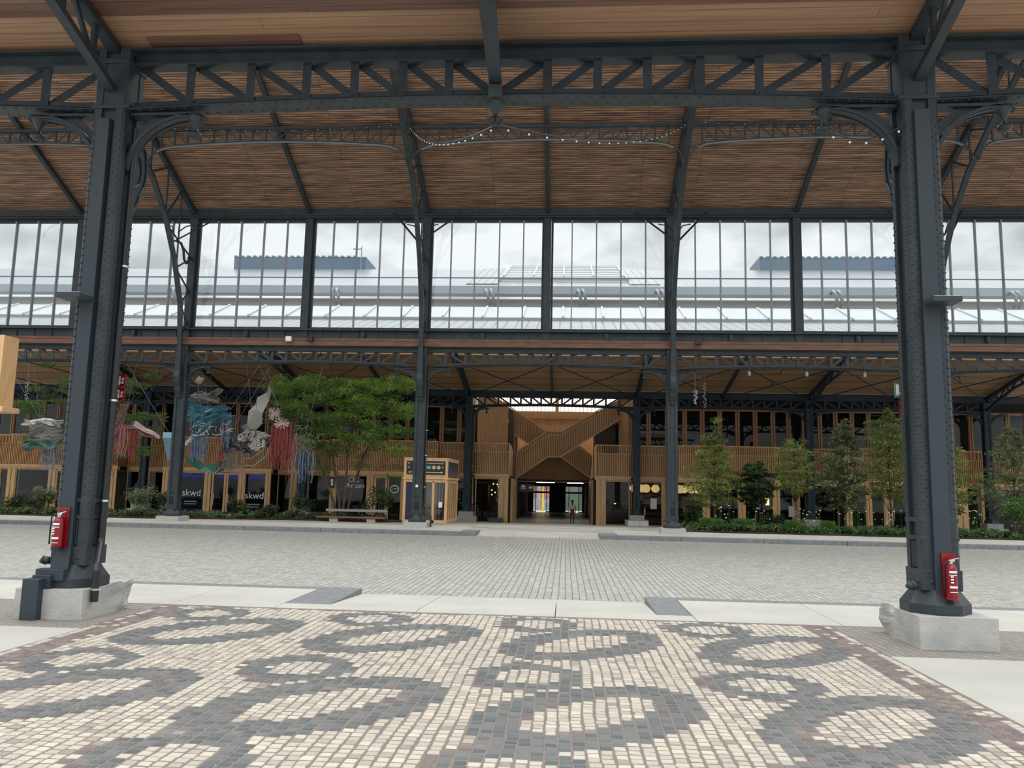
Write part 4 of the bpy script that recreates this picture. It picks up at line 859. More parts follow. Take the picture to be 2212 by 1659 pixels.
def finwall(p, q, z0, z1, label, n=26):
    b = MB(); t = thing('slat_screen', label, 'screen', (p[0], p[1], z0))
    b.beam((p[0],p[1],(z0+z1)/2),(q[0],q[1],(z0+z1)/2),.06,z1-z0); b.build('board', WOODS, t); b = MB()
    for i in range(n+1):
        f = i/n; x, y = p[0]+(q[0]-p[0])*f, p[1]+(q[1]-p[1])*f; s = 1 if p[0] < 0 else -1; b.box(x-.03+s*.05, x+.03+s*.14, y-.03, y+.03, z0, z1)
    b.build('slats', WOOD, t)
finwall((-5.5,58.6),(-3.75,62.8),.8,6.6,'upright slat screen on the upper floor left of the crossed stairs'); finwall((5.95,58.6),(5.2,62.8),.8,6.6,'upright slat screen on the upper floor right of the crossed stairs')
for p, q, l in (((-3.75,62.8),(-3.2,68),'dark framed windows on the upper floor left of the stairs'), ((5.2,62.8),(3.4,68),'dark framed windows on the upper floor right of the stairs')):
    t = thing('window_band', l, 'window', (p[0], p[1], .8)); P = lambda f: (p[0]+(q[0]-p[0])*f, p[1]+(q[1]-p[1])*f)
    for f in (0,.33,.66,1): x, y = P(f); MB().box(x-.1,x+.1,y-.1,y+.1,.8,5.2).build('post', WOODP, t)
    a, c = P(0), P(1); MB().beam((a[0],a[1],2.9),(c[0],c[1],2.9),.03,4.2).build('pane', NAVY, t); MB().beam((a[0],a[1],5.2),(c[0],c[1],5.2),.2,.3).build('lintel', WOOD, t)
for s, x in ((-1,-3.1),(1,3.15)):
    tag(MB().ext([(58.0,.62),(61.7,.62),(61.7,2.7),(60.4,3.0),(58.0,ZR)], 'x', x-.04, x+.04).build('side_panel', WOOD), 'plain pale timber side panel of the corner block %s of the passage' % ('left' if s < 0 else 'right'), 'panel')
t = thing('planter_box', 'low dark blue box in front of the left corner block', 'planter', (-3.9,57.7,ZG)); MB().box(-4.5,-3.4,57.3,57.7,ZG,-2.22).build('box', mat('slate blue box', (.05,.075,.10), .5), t, bevel=.01)
t = thing('white_box', 'two low white boxes at the foot of the far column right of the passage', 'box', (6.1,56.4,ZG)); MB().box(5.35,6.15,56.2,56.5,zf(56.3),-2.17).build('left_box', WHITE, t, bevel=.01); MB().box(6.17,6.75,56.2,56.5,zf(56.3),-2.17).build('right_box', WHITE, t, bevel=.01)
for x, w_, z1, l in ((9.1,.45,-.62,'pale notice sheet inside the window right of the far column'), (17.4,.5,-.95,'pale notice sheet in the door behind the middle slim trees')):
    tag(MB().box(x-5.2+3.2 if x < 10 else x-.6, (x-5.2+3.2 if x < 10 else x-.6)+w_, 58.38, 58.40, z1-.75, z1).build('notice', LABEL), l, 'notice')
# ------------------------------------------------------------ kiosk
kt = thing('timber_kiosk', 'free standing timber kiosk with a black direction board, left of the passage', 'kiosk', (-6.4, 45, zf(44)))
kx0, kx1, ky0, ky1, kz = -7.72, -5.32, 43, 47.2, zf(43)-.01
f = MB()
for x in (kx0, kx1-.14):
    for y in (ky0, ky1-.14): f.box(x, x+.14, y, y+.14, kz, 1.40)
f.box(kx0+.14,kx1-.14,ky0,ky0+.12,kz,kz+.16).box(kx1-.12,kx1,ky0+.14,ky1-.14,kz,kz+.16).box(kx0+.14,kx1-.14,ky0,ky0+.12,.14,.28).box(kx1-.12,kx1,ky0+.14,ky1-.14,.10,.28).box(-6.15,-6.02,ky0,ky0+.12,kz,.2)
f.box(kx0+.14,kx1-.14,ky0,ky0+.12,1.28,1.40).box(kx1-.12,kx1,ky0+.14,ky1-.14,1.28,1.40); f.box(kx0,kx0+.12,ky0+.14,ky1-.14,kz,kz+.16).box(kx0,kx0+.12,ky0+.14,ky1-.14,.1,.28).box(kx0,kx0+.12,ky0+.14,ky1-.14,1.28,1.4).build('frame', WOOD, kt, bevel=.008)
MB().box(kx0-.05,kx1+.06,ky0-.06,ky1+.05,.30,.40).box(kx0-.02,kx1+.02,ky0-.02,ky1,1.40,1.46).box(kx0+.1,kx1-.1,ky0+.05,ky0+.1,.40,.56).build('ledge', WOOD, kt)
MB().box(kx0+.16,-6.55,ky0+.03,ky0+.07,kz+.16,.14).build('navy_panel', NAVY, kt)
MB().box(-6.5,kx1-.14,ky0+.05,ky0+.07,kz+.16,.14).build('front_pane', GLASS, kt)
MB().box(kx0+.1,-6.0,ky0+.8,ky0+.85,kz,.14).build('inner_board', noisy('particle board', (.28,.18,.08), (.42,.29,.15), 30, .8), kt)
MB().box(-5.62,-5.50,ky0+.4,ky0+.5,kz+.1,-.1).build('red_strip', RED, kt)
MB().box(-5.78,-5.58,ky0+.02,ky0+.03,-1.2,-.9).build('notice', LABEL, kt)
b = MB()
for i in range(6): b.box(kx1-.09,kx1-.01,ky0+.3+i*.68,ky0+.38+i*.68,kz+.16,.12)
b.build('side_bars', WOOD, kt); MB().box(kx1-.06,kx1-.05,ky0+.14,ky1-.14,kz+.16,.1).build('side_pane', GLASS, kt)
for i, y in enumerate((43.9, 44.9, 45.9)): MB().box(kx1-.35,kx1-.33,y,y+.5,kz+.4,-.3-i*.3).build('side_sheet', LABEL, kt)
sb = MB().box(kx0+.16,kx1-.16,ky0-.02,ky0+.05,.56,1.28).build('direction_board', BLACK, kt)
MB().box(kx1-.02,kx1+.02,ky0+.16,ky1-.2,.50,1.24).build('side_board', NAVY, kt)
for s, x, z in (('<',-7.45,1.15),('<',-7.45,.93),('>',-5.6,1.15),('>',-5.6,.93)): text(s, .2, LABEL, kt, (x, ky0-.03, z))
b = MB(); b.box(-7.45,-5.6,ky0-.035,ky0-.022,.665,.685); b.beam((-7.45,ky0-.03,.675),(-7.37,ky0-.03,.72),.01,.02,side=(0,1,0)).beam((-7.45,ky0-.03,.675),(-7.37,ky0-.03,.63),.01,.02,side=(0,1,0)).beam((-5.6,ky0-.03,.675),(-5.68,ky0-.03,.72),.01,.02,side=(0,1,0)).beam((-5.6,ky0-.03,.675),(-5.68,ky0-.03,.63),.01,.02,side=(0,1,0)).build('arrow_line', LABEL, kt)
MB().box(-6.48,-6.25,ky0-.035,ky0-.022,.86,1.02).build('teal_symbol', mat('teal sign', (.10,.42,.36), .5), kt)
TAN = mat('tan sign', (.62,.44,.20), .5)
for x in (-6.08,-5.82): MB().ext([(x+.1*math.cos(a*math.pi/10), .94+.1*math.sin(a*math.pi/10)) for a in range(20)], 'y', ky0-.035, ky0-.022).build('round_symbol', TAN, kt)
text('Parc Maritime Market', .10, LABEL, kt, (-6.1, ky0-.03, 1.16))
# ------------------------------------------------------------ bench
bt = thing('bench', 'long bench with a red brown seat and grey backrest in front of the big tree', 'bench', (-10.2, 42, -2.0))
MB().box(-12.05,-8.4,41.75,42.25,-1.82,-1.74).build('seat', mat('red brown seat', (.20,.06,.035), .5), bt, bevel=.01); MB().box(-11.7,-8.4,42.25,42.31,-1.50,-1.36).build('backrest', mat('grey backrest', (.22,.23,.24), .5), bt, bevel=.01)
for x in (-11.15,-9.15): MB().box(x-.22,x+.22,41.85,42.2,zf(42),-1.82).build('leg', STONE, bt); MB().box(x-.04,x+.04,42.2,42.26,-1.82,-1.5).build('back_support', STEEL, bt)
# ------------------------------------------------------------ timber box at the left edge
t = thing('timber_box', 'pale timber clad box jutting in at the left photo edge', 'building', (-23, 31, 2.4))
MB().box(-25.5,-21.45,30,30.9,2.72,5.6).build('box', WOOD, t, bevel=.02); MB().box(-25.5,-21.15,29.9,30.9,2.50,2.72).build('base_ledge', WOOD, t, bevel=.02); MB().box(-25.5,-21.65,29.95,30.0,3.0,5.3).build('face_panel', WOODS, t)
MB().box(-24.6,-24.2,30.2,30.6,zf(31),2.5).build('post', WOOD, t)
# ------------------------------------------------------------ small lights and signs
for x, m, l in ((-12.56, WHITE, 'white floodlight box on the red brown beam'), (-11.5, BLACK, 'black floodlight box on the red brown beam'), (7.2, BLACK, 'small dark box on the red brown beam right of the centre')):
    t = thing('floodlight', l, 'light', (x, 37.6, 6.85)); MB().box(x-.14,x+.14,37.5,37.68,6.82,7.06).build('housing', m, t, bevel=.02); MB().box(x-.02,x+.02,37.68,37.86,6.9,7.0).build('arm', BLACK, t)
for x, l in ((9.6,'first small spotlight clipped under the girder above the slim trees'), (12.25,'second small spotlight clipped under the girder above the slim trees'), (14.9,'third small spotlight clipped under the girder above the slim trees')):
    t = thing('spotlight', l, 'light', (x, 37.9, 5.6)); MB().lathe((x,37.9,0), [(.07,5.42),(.08,5.46),(.06,5.62),(.02,5.66)], 10).build('head', ALUL, t); MB().tube([(x,37.9,5.62),(x,37.95,5.9)], .02, 6).build('bracket', STEEL, t)
GREEN = mat('green sign', (.05,.20,.13), .5)
t = thing('exit_sign', 'green exit sign with a running figure on the back of the right near column', 'sign', (5.78, 11.76, 1.5)); MB().box(5.755,6.05,11.76,11.79,1.39,1.61).build('board', GREEN, t)
MB().box(5.77,5.81,11.75,11.76,1.42,1.58).build('door_symbol', LABEL, t); MB().beam((5.86,11.755,1.52),(5.83,11.755,1.46),.01,.02,side=(0,1,0)).beam((5.83,11.755,1.46),(5.86,11.755,1.42),.01,.018,side=(0,1,0)).beam((5.83,11.755,1.46),(5.80,11.755,1.43),.01,.018,side=(0,1,0)).ball((5.87,11.755,1.55),.016,8,6).build('running_figure', LABEL, t)
t = thing('fire_sign', 'small red fire sign under the green exit sign on the right near column', 'sign', (5.82, 11.76, 1.2)); MB().box(5.81,6.03,11.76,11.79,1.17,1.385).build('board', RED, t); MB().box(5.83,5.87,11.75,11.76,1.20,1.35).build('symbol', LABEL, t)
for z, l in ((1.40,'upper red fire sign on the back of the left near column'),(1.19,'lower red fire sign on the back of the left near column')):
    t = thing('fire_sign', l, 'sign', (-5.65, 11.75, z)); MB().box(-6.05,-5.755,11.76,11.79,z,z+.19).build('board', RED, t); MB().box(-5.87,-5.83,11.75,11.76,z+.03,z+.16).build('symbol', LABEL, t); text('fire', .07, LABEL, t, (-5.79,11.75,z+.09), rot=math.pi/2)
t = thing('column_plate', 'tiny white notice on the column beside the kiosk', 'notice', (-6,37.8,-.05)); MB().box(-6.08,-5.96,37.81,37.83,-.12,0).build('plate', LABEL, t)
# string lights
def string_light(p, q, label, sag=.8, n=22):
    t = thing('string_lights', label, 'string lights', p); pts = []
    for i in range(n*2+1):
        f = i/(n*2); v = Vector(p).lerp(Vector(q), f); v.z -= sag*4*f*(1-f); pts.append(v)
    MB().tube(pts, .012, 5).build('wire', BLACK, t)
    for i in range(1, n*2, 2): c = pts[i]; MB().ball((c.x, c.y, c.z-.06), .018, 6, 5).build('bulb', LABEL, t)
string_light((-.07,11.4,5.42),(-6,32.9,15.6),'string of small clear bulbs from the rosette to the truss left of the centre', .5)
string_light((-.07,11.4,5.42),(6,32.9,15.6),'string of small clear bulbs from the rosette to the truss right of the centre', .5)
string_light((6,32.9,15.75),(18,32.9,15.75),'string of small clear bulbs along the small girder right of the centre', .25)
string_light((-18,32.9,15.75),(-6,32.9,15.75),'string of small clear bulbs along the small girder left of the centre', .25)
string_light((5.8,11.1,5.25),(4.7,11.2,5.2),'short string of bulbs around the bracket of the right near column', .2, 5)
for x, y, a, b_, l in ((9.9,52,6.9,5.3,'sparkling icicle garland hanging above the first slim tree'), (9.0,50,6.2,5.3,'shorter icicle garland left of the sparkling one'), (8.4,56,5.9,4.8,'lowest icicle garland in front of the low girder'), (-34.5,50,6.2,4.6,'icicle garland hanging at the upper left beside the timber box')):
    t = thing('icicle_garland', l, 'garland', (x, y, a)); MB().tube([(x,y,8.2 if y < 51 else 7.3),(x,y,a),(x+.05,y,b_)], .015, 5).build('wire', ALUL, t); bb = MB(); random.seed(int(x*3))
    for i in range(40): bb.ball((x+random.uniform(-.1,.12), y+random.uniform(-.1,.1), a+(b_-a)*i/40), .025, 5, 4)
    bb.build('crystals', LABEL, t)
# ------------------------------------------------------------ plants
def leafmat(name, c1, c2, scale=1.2):
    m = noisy(name, c1, c2, scale, .55, lo=.4, hi=.62, detail=3, spec=.3); nt_ = m.node_tree; b = nt_.nodes['Principled BSDF']; o = nt_.nodes['Material Output']
    tr = nn(m, 'ShaderNodeBsdfTranslucent'); mx = nn(m, 'ShaderNodeMixShader'); mx.inputs[0].default_value = .35
    src = b.inputs['Base Color'].links[0].from_socket; nt_.links.new(src, tr.inputs[0]); nt_.links.new(b.outputs[0], mx.inputs[1]); nt_.links.new(tr.outputs[0], mx.inputs[2]); nt_.links.new(mx.outputs[0], o.inputs[0])
    return m
def foliage(name, cl, size, m, parent, seed=0, aspect=.5, up=.6, droop=0):
    """cl: clusters (x,y,z,rx,ry,rz,n); one small folded leaf per point, all leaves in one mesh"""
    rs = np.random.RandomState(seed); P = []
    for x, y, z, rx, ry, rz_, n in cl:
        d = rs.normal(size=(n, 3)); d /= np.linalg.norm(d, axis=1)[:, None]; r = rs.rand(n)**.45
        p = d*r[:, None]*np.array([rx, ry, rz_]); p[:, 2] -= droop*(p[:, 0]**2+p[:, 1]**2); P.append(p+np.array([x, y, z]))
    P = np.concatenate(P); n = len(P)
    a = rs.normal(size=(n, 3)); a[:, 2] = a[:, 2]*(1-up)-.15; a /= np.linalg.norm(a, axis=1)[:, None]
    h = rs.normal(size=(n, 3))*.6; h[:, 2] += 1; b = np.cross(a, h); b /= np.linalg.norm(b, axis=1)[:, None]+1e-9
    nr = np.cross(a, b); s = size*(.6+.8*rs.rand(n))[:, None]
    v = np.stack([P, P+a*s*.45+b*s*aspect*.5+nr*s*.08, P+a*s, P+a*s*.45-b*s*aspect*.5+nr*s*.08], 1).reshape(-1, 3)-np.array(parent['_o'])
    me = bpy.data.meshes.new(name); me.vertices.add(4*n); me.vertices.foreach_set('co', v.astype(np.float32).ravel())
    me.loops.add(4*n); me.loops.foreach_set('vertex_index', np.arange(4*n, dtype=np.int32)); me.polygons.add(n)
    me.polygons.foreach_set('loop_start', np.arange(0, 4*n, 4, dtype=np.int32)); me.update(); me.validate(); me.materials.append(m)
    o = bpy.data.objects.new(name, me); C.objects.link(o); o.parent = parent; o['_o'] = parent['_o']; return o
BARK = noisy('grey brown bark', (.07,.05,.038), (.13,.10,.075), 6, .9, (3,3,.5))
LOCUST = leafmat('lit locust leaves', (.10,.21,.03), (.30,.46,.07), .9)  # skylight on the top of the big crown, put into the leaf colour
LOCUSTD = leafmat('dull locust leaves', (.07,.14,.035), (.19,.29,.07), .9)  # less lit copy for lower sprays; whole crown of the other locust
OLIVE = leafmat('olive green leaves', (.13,.18,.045), (.30,.36,.09), 1.5)
DEEP = leafmat('deep green leaves', (.022,.05,.018), (.10,.15,.06), 1.5)
GREYG = leafmat('grey green leaves', (.10,.13,.055), (.26,.31,.16), 1.5)
def tree(name, label, x, y, z0, stems, clusters, leaf, size, m, seed, r0=.08, aspect=.5, group=None, droop=0, up=.6):
    t = thing(name, label, 'tree', (x, y, z0), group); tr_ = MB(); rd = random.Random(seed)
    tips = []
    for (dx, top, lean) in stems:
        n = 6; pts = [(x+dx+lean*(i/n)**1.3+rd.uniform(-.04,.04), y+rd.uniform(-.05,.05), z0+(top-z0)*i/n) for i in range(n+1)]
        tr_.tube(pts, [r0*(1-.75*i/n) for i in range(n+1)], 7); tips.append(pts)
    tr_.build('trunk', BARK, t, smooth=True)
    br = MB()
    for c in clusters[::max(1, len(clusters)//26)]:
        pts = min(tips, key=lambda P: abs(P[-1][0]-c[0])); k = [p for p in pts if p[2] < c[2]-.05] or pts[:1]; s = k[-1] if len(k) < 4 else k[-2]
        mid = ((s[0]+c[0])/2, (s[1]+c[1])/2, (s[2]+c[2])/2+.12); br.tube([s, mid, (c[0], c[1], c[2])], [r0*.3, r0*.2, r0*.1], 5)
    br.build('branches', BARK, t, smooth=True)
    foliage('foliage', clusters, leaf, m, t, seed, aspect, up, droop); return t
rd = random.Random(5); cl_ = []
# big locust: layered sprays, crown outline from the photograph
def inside(x, z):
    if z > 4.5: return -15.9+.2 < x < -7.6 and z < 6.15-((x+11.3)/5.2)**4*1.2-(.5 if -13.2 < x < -12.6 else 0)
    if z > 3.0: return -15.2 < x < -7.5
    if z > 1.2: return -14.0+(3-z)*.3 < x < -7.9
    return -13.0 < x < -8.6
lo_, hi_ = [], []
while len(lo_)+len(hi_) < 175:
    x, z = rd.uniform(-16, -7.4), rd.uniform(.3, 6.1)
    if not inside(x, z): continue
    if (z < 2 and rd.random() < .55) or (abs(x+10.7) < 1.1 and z < .95): continue
    w_ = max(.4, 2.4*(1-((z-3.8)/4)**2)); c = (x, 44+rd.uniform(-w_, w_), z, rd.uniform(.55,1.0), rd.uniform(.5,.9), rd.uniform(.16,.3), 170 if z > 2 else 120)
    (hi_ if (z > 4.2 and rd.random() < .8) or rd.random() < .25 else lo_).append(c)
for x, z in ((-15.7,5.3),(-15.2,5.45),(-14.6,5.3),(-14.0,5.6),(-13.5,5.8),(-8.3,5.7),(-7.9,5.2),(-8.9,5.9),(-9.6,5.7),(-15.3,3.6),(-15.0,3.9)): hi_.append((x, 43.5, z, .45, .5, .2, 110))
bigt = tree('locust_tree', 'big bright green feathery tree with several stems, behind the bench', -11.4, 44, zf(44), [(0,4.4,-1.2),(.1,5.2,.5),(.3,4.6,2.0),(-.15,3.6,-2.6)], hi_, .17, .17, LOCUST, 11, .10, .32, droop=.25)
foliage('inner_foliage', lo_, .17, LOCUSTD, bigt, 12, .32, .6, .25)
rd = random.Random(9); cl_ = []
for i in range(46):
    x, z = rd.uniform(-29.5, -22.0), rd.uniform(.9, 5.9)
    if abs(x+25.6) > 3.9-.25*abs(z-4): continue
    cl_.append((x, 43+rd.uniform(-1.5,1.5), z, rd.uniform(.5,.95), .7, rd.uniform(.15,.25), 150))
cl_ += [(-28.4,43,6.3,.6,.5,.15,130),(-28.9,43,5.0,.6,.5,.2,160),(-28.2,43,4.6,.7,.5,.2,160),(-23.6,43,5.3,.9,.6,.25,200),(-22.6,43,5.2,.5,.5,.2,120),(-22.3,43,2.8,.7,.6,.2,160),(-22.4,43,1.6,.6,.6,.3,160),(-23,43,3.4,.8,.6,.25,160)]
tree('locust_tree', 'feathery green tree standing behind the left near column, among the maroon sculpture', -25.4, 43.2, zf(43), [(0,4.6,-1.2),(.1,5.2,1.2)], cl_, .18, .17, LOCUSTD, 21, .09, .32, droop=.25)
def slim(name, label, x, y, top, half, low, m, size, seed, n=34, per=150, shape='cone', grp='slim trees in the right bed', aspect=.6, r0=.055):
    rd_ = random.Random(seed); cl2 = []; H = top-low; half *= 1.12
    for i in range(n):
        f = (i+.5)/n; z = low+H*f
        w_ = half*{'cone': min(1, 2.2*f+.35)*(1-f)**.55*1.25, 'round': math.sqrt(max(.02, 1-(2*f-1)**2)), 'col': min(1, 3*f+.4)*(1-f**4)*.95}[shape]
        a = i*2.4; w_ *= rd_.uniform(.65,1.15); cl2.append((x+math.cos(a)*w_*.62+rd_.uniform(-.18,.18), y+math.sin(a)*w_*.62, z+rd_.uniform(-.06,.06), max(.12, w_*.5), max(.12, w_*.5), H/n*1.6, int(per*.72*(.35+w_/half*.8))))
    return tree(name, label, x, y, zf(y), [(0, top-.25, .05)], cl2, size, size, m, seed, r0, aspect, grp)
slim('slim_tree', 'first slim olive green tree of the right bed, beside the second row column', 8.85, 43, 3.0, 1.6, -.8, OLIVE, .13, 31, 44, 230, 'cone', r0=.06)
foliage('top_shoot', [(9.0,43,3.75,.3,.3,.22,110),(8.95,43,3.2,.3,.3,.3,60),(8.45,43,2.75,.3,.3,.3,80)], .12, OLIVE, bpy.data.objects['slim_tree'], 3)
slim('round_tree', 'small dark glossy tree with a round head, second in the right bed', 10.95, 43, 1.5, .95, -.75, DEEP, .15, 32, 30, 330, 'round', r0=.05)
slim('slim_tree', 'third tree of the right bed, with a loose yellowish green crown on a bare stem', 13.1, 43.4, 2.8, 1.45, -.15, OLIVE, .12, 33, 36, 170, 'round')
slim('dark_tree', 'fourth tree of the right bed, dark and dense with a pale tip', 15.5, 43, 3.75, 1.35, -.8, GREYG, .15, 34, 42, 260, 'cone')
slim('slim_tree', 'tall light green tree just left of the right near column', 17.9, 43.2, 4.5, 1.55, -.4, OLIVE, .13, 35, 46, 260, 'col')
slim('slim_tree', 'light green tree just right of the right near column', 21.0, 43.6, 3.3, 1.45, -.9, OLIVE, .13, 36, 40, 220, 'col')
slim('dark_tree', 'dark green tree cut by the right photo edge', 24.0, 43, 3.6, 1.6, -1.2, GREYG, .14, 37, 42, 220, 'cone')
def shrub(label, x, y, h, r, m, seed, size=.13, n=7, per=130, grp=None):
    rd_ = random.Random(seed); z0 = zf(y); t = thing('shrub', label, 'shrub', (x, y, z0), grp); b = MB()
    c = [(x+rd_.uniform(-r,r)*.6, y+rd_.uniform(-r,r)*.5, z0+h*rd_.uniform(.3,.85), r*.5, r*.5, h*.24, per) for _ in range(n)]
    for q in c: b.tube([(x, y, z0), (q[0], q[1], q[2])], [.02, .008], 5)
    b.build('stems', BARK, t); foliage('foliage', c, size, m, t, seed, .55); return t
for i, (x, y, h, r, m, l) in enumerate((
    (23.0, 41.0, 2.0, .9, leafmat('fresh green leaves', (.05,.13,.03), (.12,.24,.05)), 'big fresh green bush right of the right near column'),
    (-30.4, 41.3, 1.5, .9, DEEP, 'dark bush at the far left in front of the recessed window'), (-28.2, 41.3, 1.1, .7, DEEP, 'low dark bush left of the left near column'),
    (-26.7, 41.4, 1.5, .6, GREYG, 'thin grey green bush just left of the left near column'), (-21.6, 41.3, 1.9, 1.0, GREYG, 'tall wispy bush right of the left near column'), (-20.2, 41.6, 1.5, .8, DEEP, 'dark bush under the maroon sculpture'),
    (-16.4, 42.2, 1.0, .6, DEEP, 'small dark bush in front of the left lettered window'), (-14.9, 42.3, .8, .6, DEEP, 'low dark bush in front of the right lettered window'), (-13.2, 42.6, 1.5, .8, DEEP, 'dark bush left of the bench'),
    (-8.9, 42.9, 1.9, .9, DEEP, 'dark glossy bush between the bench and the kiosk'), (-10.3, 43.6, 1.2, .8, DEEP, 'low dark bush behind the bench'), (7.6, 42.5, 1.3, .7, DEEP, 'dark shrub in the shade right of the second row column'),
    (12.1, 44.5, .9, .7, DEEP, 'dark shrub between the round tree and the third tree'), (19.6, 42.5, 1.2, .7, DEEP, 'dark shrub behind the right near column'))): shrub(l, x, y, h, r, m, 50+i)
# ground cover of the two beds
SOIL = mat('bark mulch', (.035,.026,.02), .95)
GC = leafmat('ground cover leaves', (.05,.10,.03), (.14,.20,.07), 2.5); GR = leafmat('tufted grass', (.05,.12,.02), (.12,.24,.04), 2)
def bed(pol, name, label, n, seed, m):
    mm = MB(); k = len(pol); mm.add([(x, y, zf(y)+.02) for x, y in pol]+[(x, y, zf(y)+.07) for x, y in pol], [tuple(range(k, 2*k))]+[(i, (i+1) % k, k+(i+1) % k, k+i) for i in range(k)]); struct(mm, 'floor_bed', SOIL)
    t = thing(name, label, 'ground cover', (pol[0][0], pol[0][1], zf(pol[0][1])), kind='stuff'); rs = random.Random(seed); c = []
    x0, x1 = min(p[0] for p in pol), max(p[0] for p in pol)
    while len(c) < n:
        x = rs.uniform(x0+.4, x1-.4); y = float(np.interp(x, [p[0] for p in pol[:-2]], [p[1] for p in pol[:-2]]))+.35+abs(rs.gauss(0, 1.0)); 
        if y > 46: continue
        c.append((x, y, zf(y)+rs.uniform(.12,.32), .38, .35, .18, 60))
    foliage('foliage', c, .13, m, t, seed, .7, .5)['kind'] = 'stuff'; return t
lb = bed([(-46,39.8),(-20,40.0),(-13.5,42.35),(-8.3,42.5),(-8.3,50),(-46,50)], 'ground_cover', 'low green ground cover of the long left bed', 300, 71, GC)
rb = bed([(6.75,40.2),(8.5,39.75),(34,39.75),(34,50),(7.0,50)], 'ground_cover', 'leafy ground cover of the right bed under the slim trees', 330, 72, GC)
def tuft(x, y, label, seed, h=.75, n=260):
    t = thing('grass_tuft', label, 'grass tuft', (x, y, zf(y)), 'grass tufts in the right bed'); rs = random.Random(seed); b = MB()
    for i in range(n):
        a = rs.uniform(0, 6.28); r = rs.uniform(.1,.55); hh = h*rs.uniform(.6,1.1); bx, by = x+rs.uniform(-.2,.2), y+rs.uniform(-.15,.15); z = zf(y)
        tx, ty = bx+r*math.cos(a), by+r*math.sin(a); w_ = .012
        b.add([(bx-w_,by,z+.03),(bx+w_,by,z+.03),(bx+(tx-bx)*.5+w_,by+(ty-by)*.5,z+hh*.85),(bx+(tx-bx)*.5-w_,by+(ty-by)*.5,z+hh*.85),(tx,ty,z+hh*.75)], [(0,1,2,3),(3,2,4)])
    b.build('blades', GR, t)
for i, (x, y, l) in enumerate(((8.0,40.6,'arching green grass tuft at the left end of the right bed'),(8.5,40.9,'tall grass tuft left of the first slim tree'),(9.6,40.8,'grass tuft between the first slim tree and the round tree'),(10.0,41.0,'grass tuft just left of the round tree'),(12.2,40.6,'grass tuft left of the third tree'),(13.9,40.7,'grass tuft between the third and fourth trees'))): tuft(x, y, l, 80+i)
FL = mat('white petals', (.75,.75,.70), .6)
fl = thing('white_flowers', 'scattered white flower heads on thin stalks along the right bed', 'flowers', (14, 41, -1.9), kind='stuff'); b = MB(); st = MB(); rs_ = random.Random(3)
for i in range(120):
    x = rs_.choice((9.0,10.6,12.9,13.6,15.2,15.8,17.0,18.5,21.5,23.5))+rs_.gauss(0,.35); y = 41+rs_.random()*1.5; z = zf(y)+rs_.uniform(.5,1.35); b.ball((x,y,z), rs_.uniform(.025,.05), 6, 4, (1,1,.6)); st.tube([(x,y,zf(y)+.05),(x,y,z)], .006, 4)
b.build('petals', FL, fl)['kind'] = 'stuff'; st.build('stalks', GR, fl)['kind'] = 'stuff'
# ------------------------------------------------------------ hanging sculptures
def sheet(name, parent, pts, m, amp=.12, seed=0, nx=12, ny=12, thick=.02, hole=0, depth=.5):
    """crumpled sheet over a quad given by four (x,y,z) corners"""
    rs = random.Random(seed); A, B_, Cc, D_2 = [Vector(p) for p in pts]; V = []; Fc = []
    ph = [rs.uniform(0, 6) for _ in range(6)]
    for j in range(ny+1):
        for i in range(nx+1):
            u, v = i/nx, j/ny; p = A.lerp(B_, u).lerp(D_2.lerp(Cc, u), v)
            k = math.sin(u*7+ph[0])*math.cos(v*5+ph[1])*.6+math.sin(u*13+v*9+ph[2])*.3
            p.y += depth*k*amp*3+rs.uniform(-1,1)*amp*.35; p.x += amp*.6*math.sin(v*9+ph[3])+rs.uniform(-1,1)*amp*.25; p.z += amp*.7*math.sin(u*8+ph[4])+rs.uniform(-1,1)*amp*.25; V.append(tuple(p))
    for j in range(ny):
        for i in range(nx):
            if hole and rs.random() < hole and 0 < i < nx-1 and 0 < j < ny-1: continue
            a = j*(nx+1)+i; Fc.append((a, a+1, a+nx+2, a+nx+1))
    mb = MB(); mb.add(V, Fc); o = mb.build(name, m, parent); s = o.modifiers.new('thick', 'SOLIDIFY'); s.thickness = thick; s.offset = 0; return o
def strands(name, parent, x0, x1, y, ztop, zbot, m, n, seed, r=.012):
    rs = random.Random(seed); b = MB()
    for i in range(n):
        x = rs.uniform(x0, x1); yy = y+rs.uniform(-.15,.15); zt = ztop+rs.uniform(-.1,.1); zb = zbot+rs.uniform(0, (ztop-zbot)*.35); k = rs.uniform(-.08,.08)
        b.tube([(x,yy,zt),(x+k,yy,(zt+zb)/2),(x-k*.6,yy,zb+.15),(x+rs.uniform(-.05,.05),yy,zb)], r, 4)
    return b.build(name, m, parent)
def wires(parent, tops, tip):
    for tpt in tops: MB().tube([tpt, tip], .009, 4).build('suspension_wire', ALU, parent)
TEAL = mat('teal metal sheet', (.02,.10,.13), .3, .3); TEALG = mat('green glassy sheet', (.01,.09,.06), .25, .2); SILV = mat('silver grey sheet', (.30,.285,.26), .38, .5); DKS = mat('dark crumpled sheet', (.05,.048,.05), .35, .5); MAR = mat('maroon plastic sheet', (.10,.035,.03), .4)
GRYS = mat('grey crumpled fabric', (.13,.12,.11), .5, .2); PALEM = mat('pale shiny foil', (.42,.41,.39), .3, .4); REDS = mat('red cords', (.24,.035,.035), .7); BLUS = mat('blue grey cords', (.10,.17,.26), .6); PINKS = mat('pink cords', (.33,.11,.11), .7); GRS = mat('grey cords', (.16,.14,.12), .7); LBL = mat('pale blue sheet', (.22,.40,.48), .35); PINKL = mat('pale pink spikes', (.42,.29,.28), .5)
Ys = 40.6
s = thing('hanging_sculpture', 'hanging grey green crumpled sculpture with pale top, left of the left near column', 'sculpture', (-26.8, Ys, 2.2))
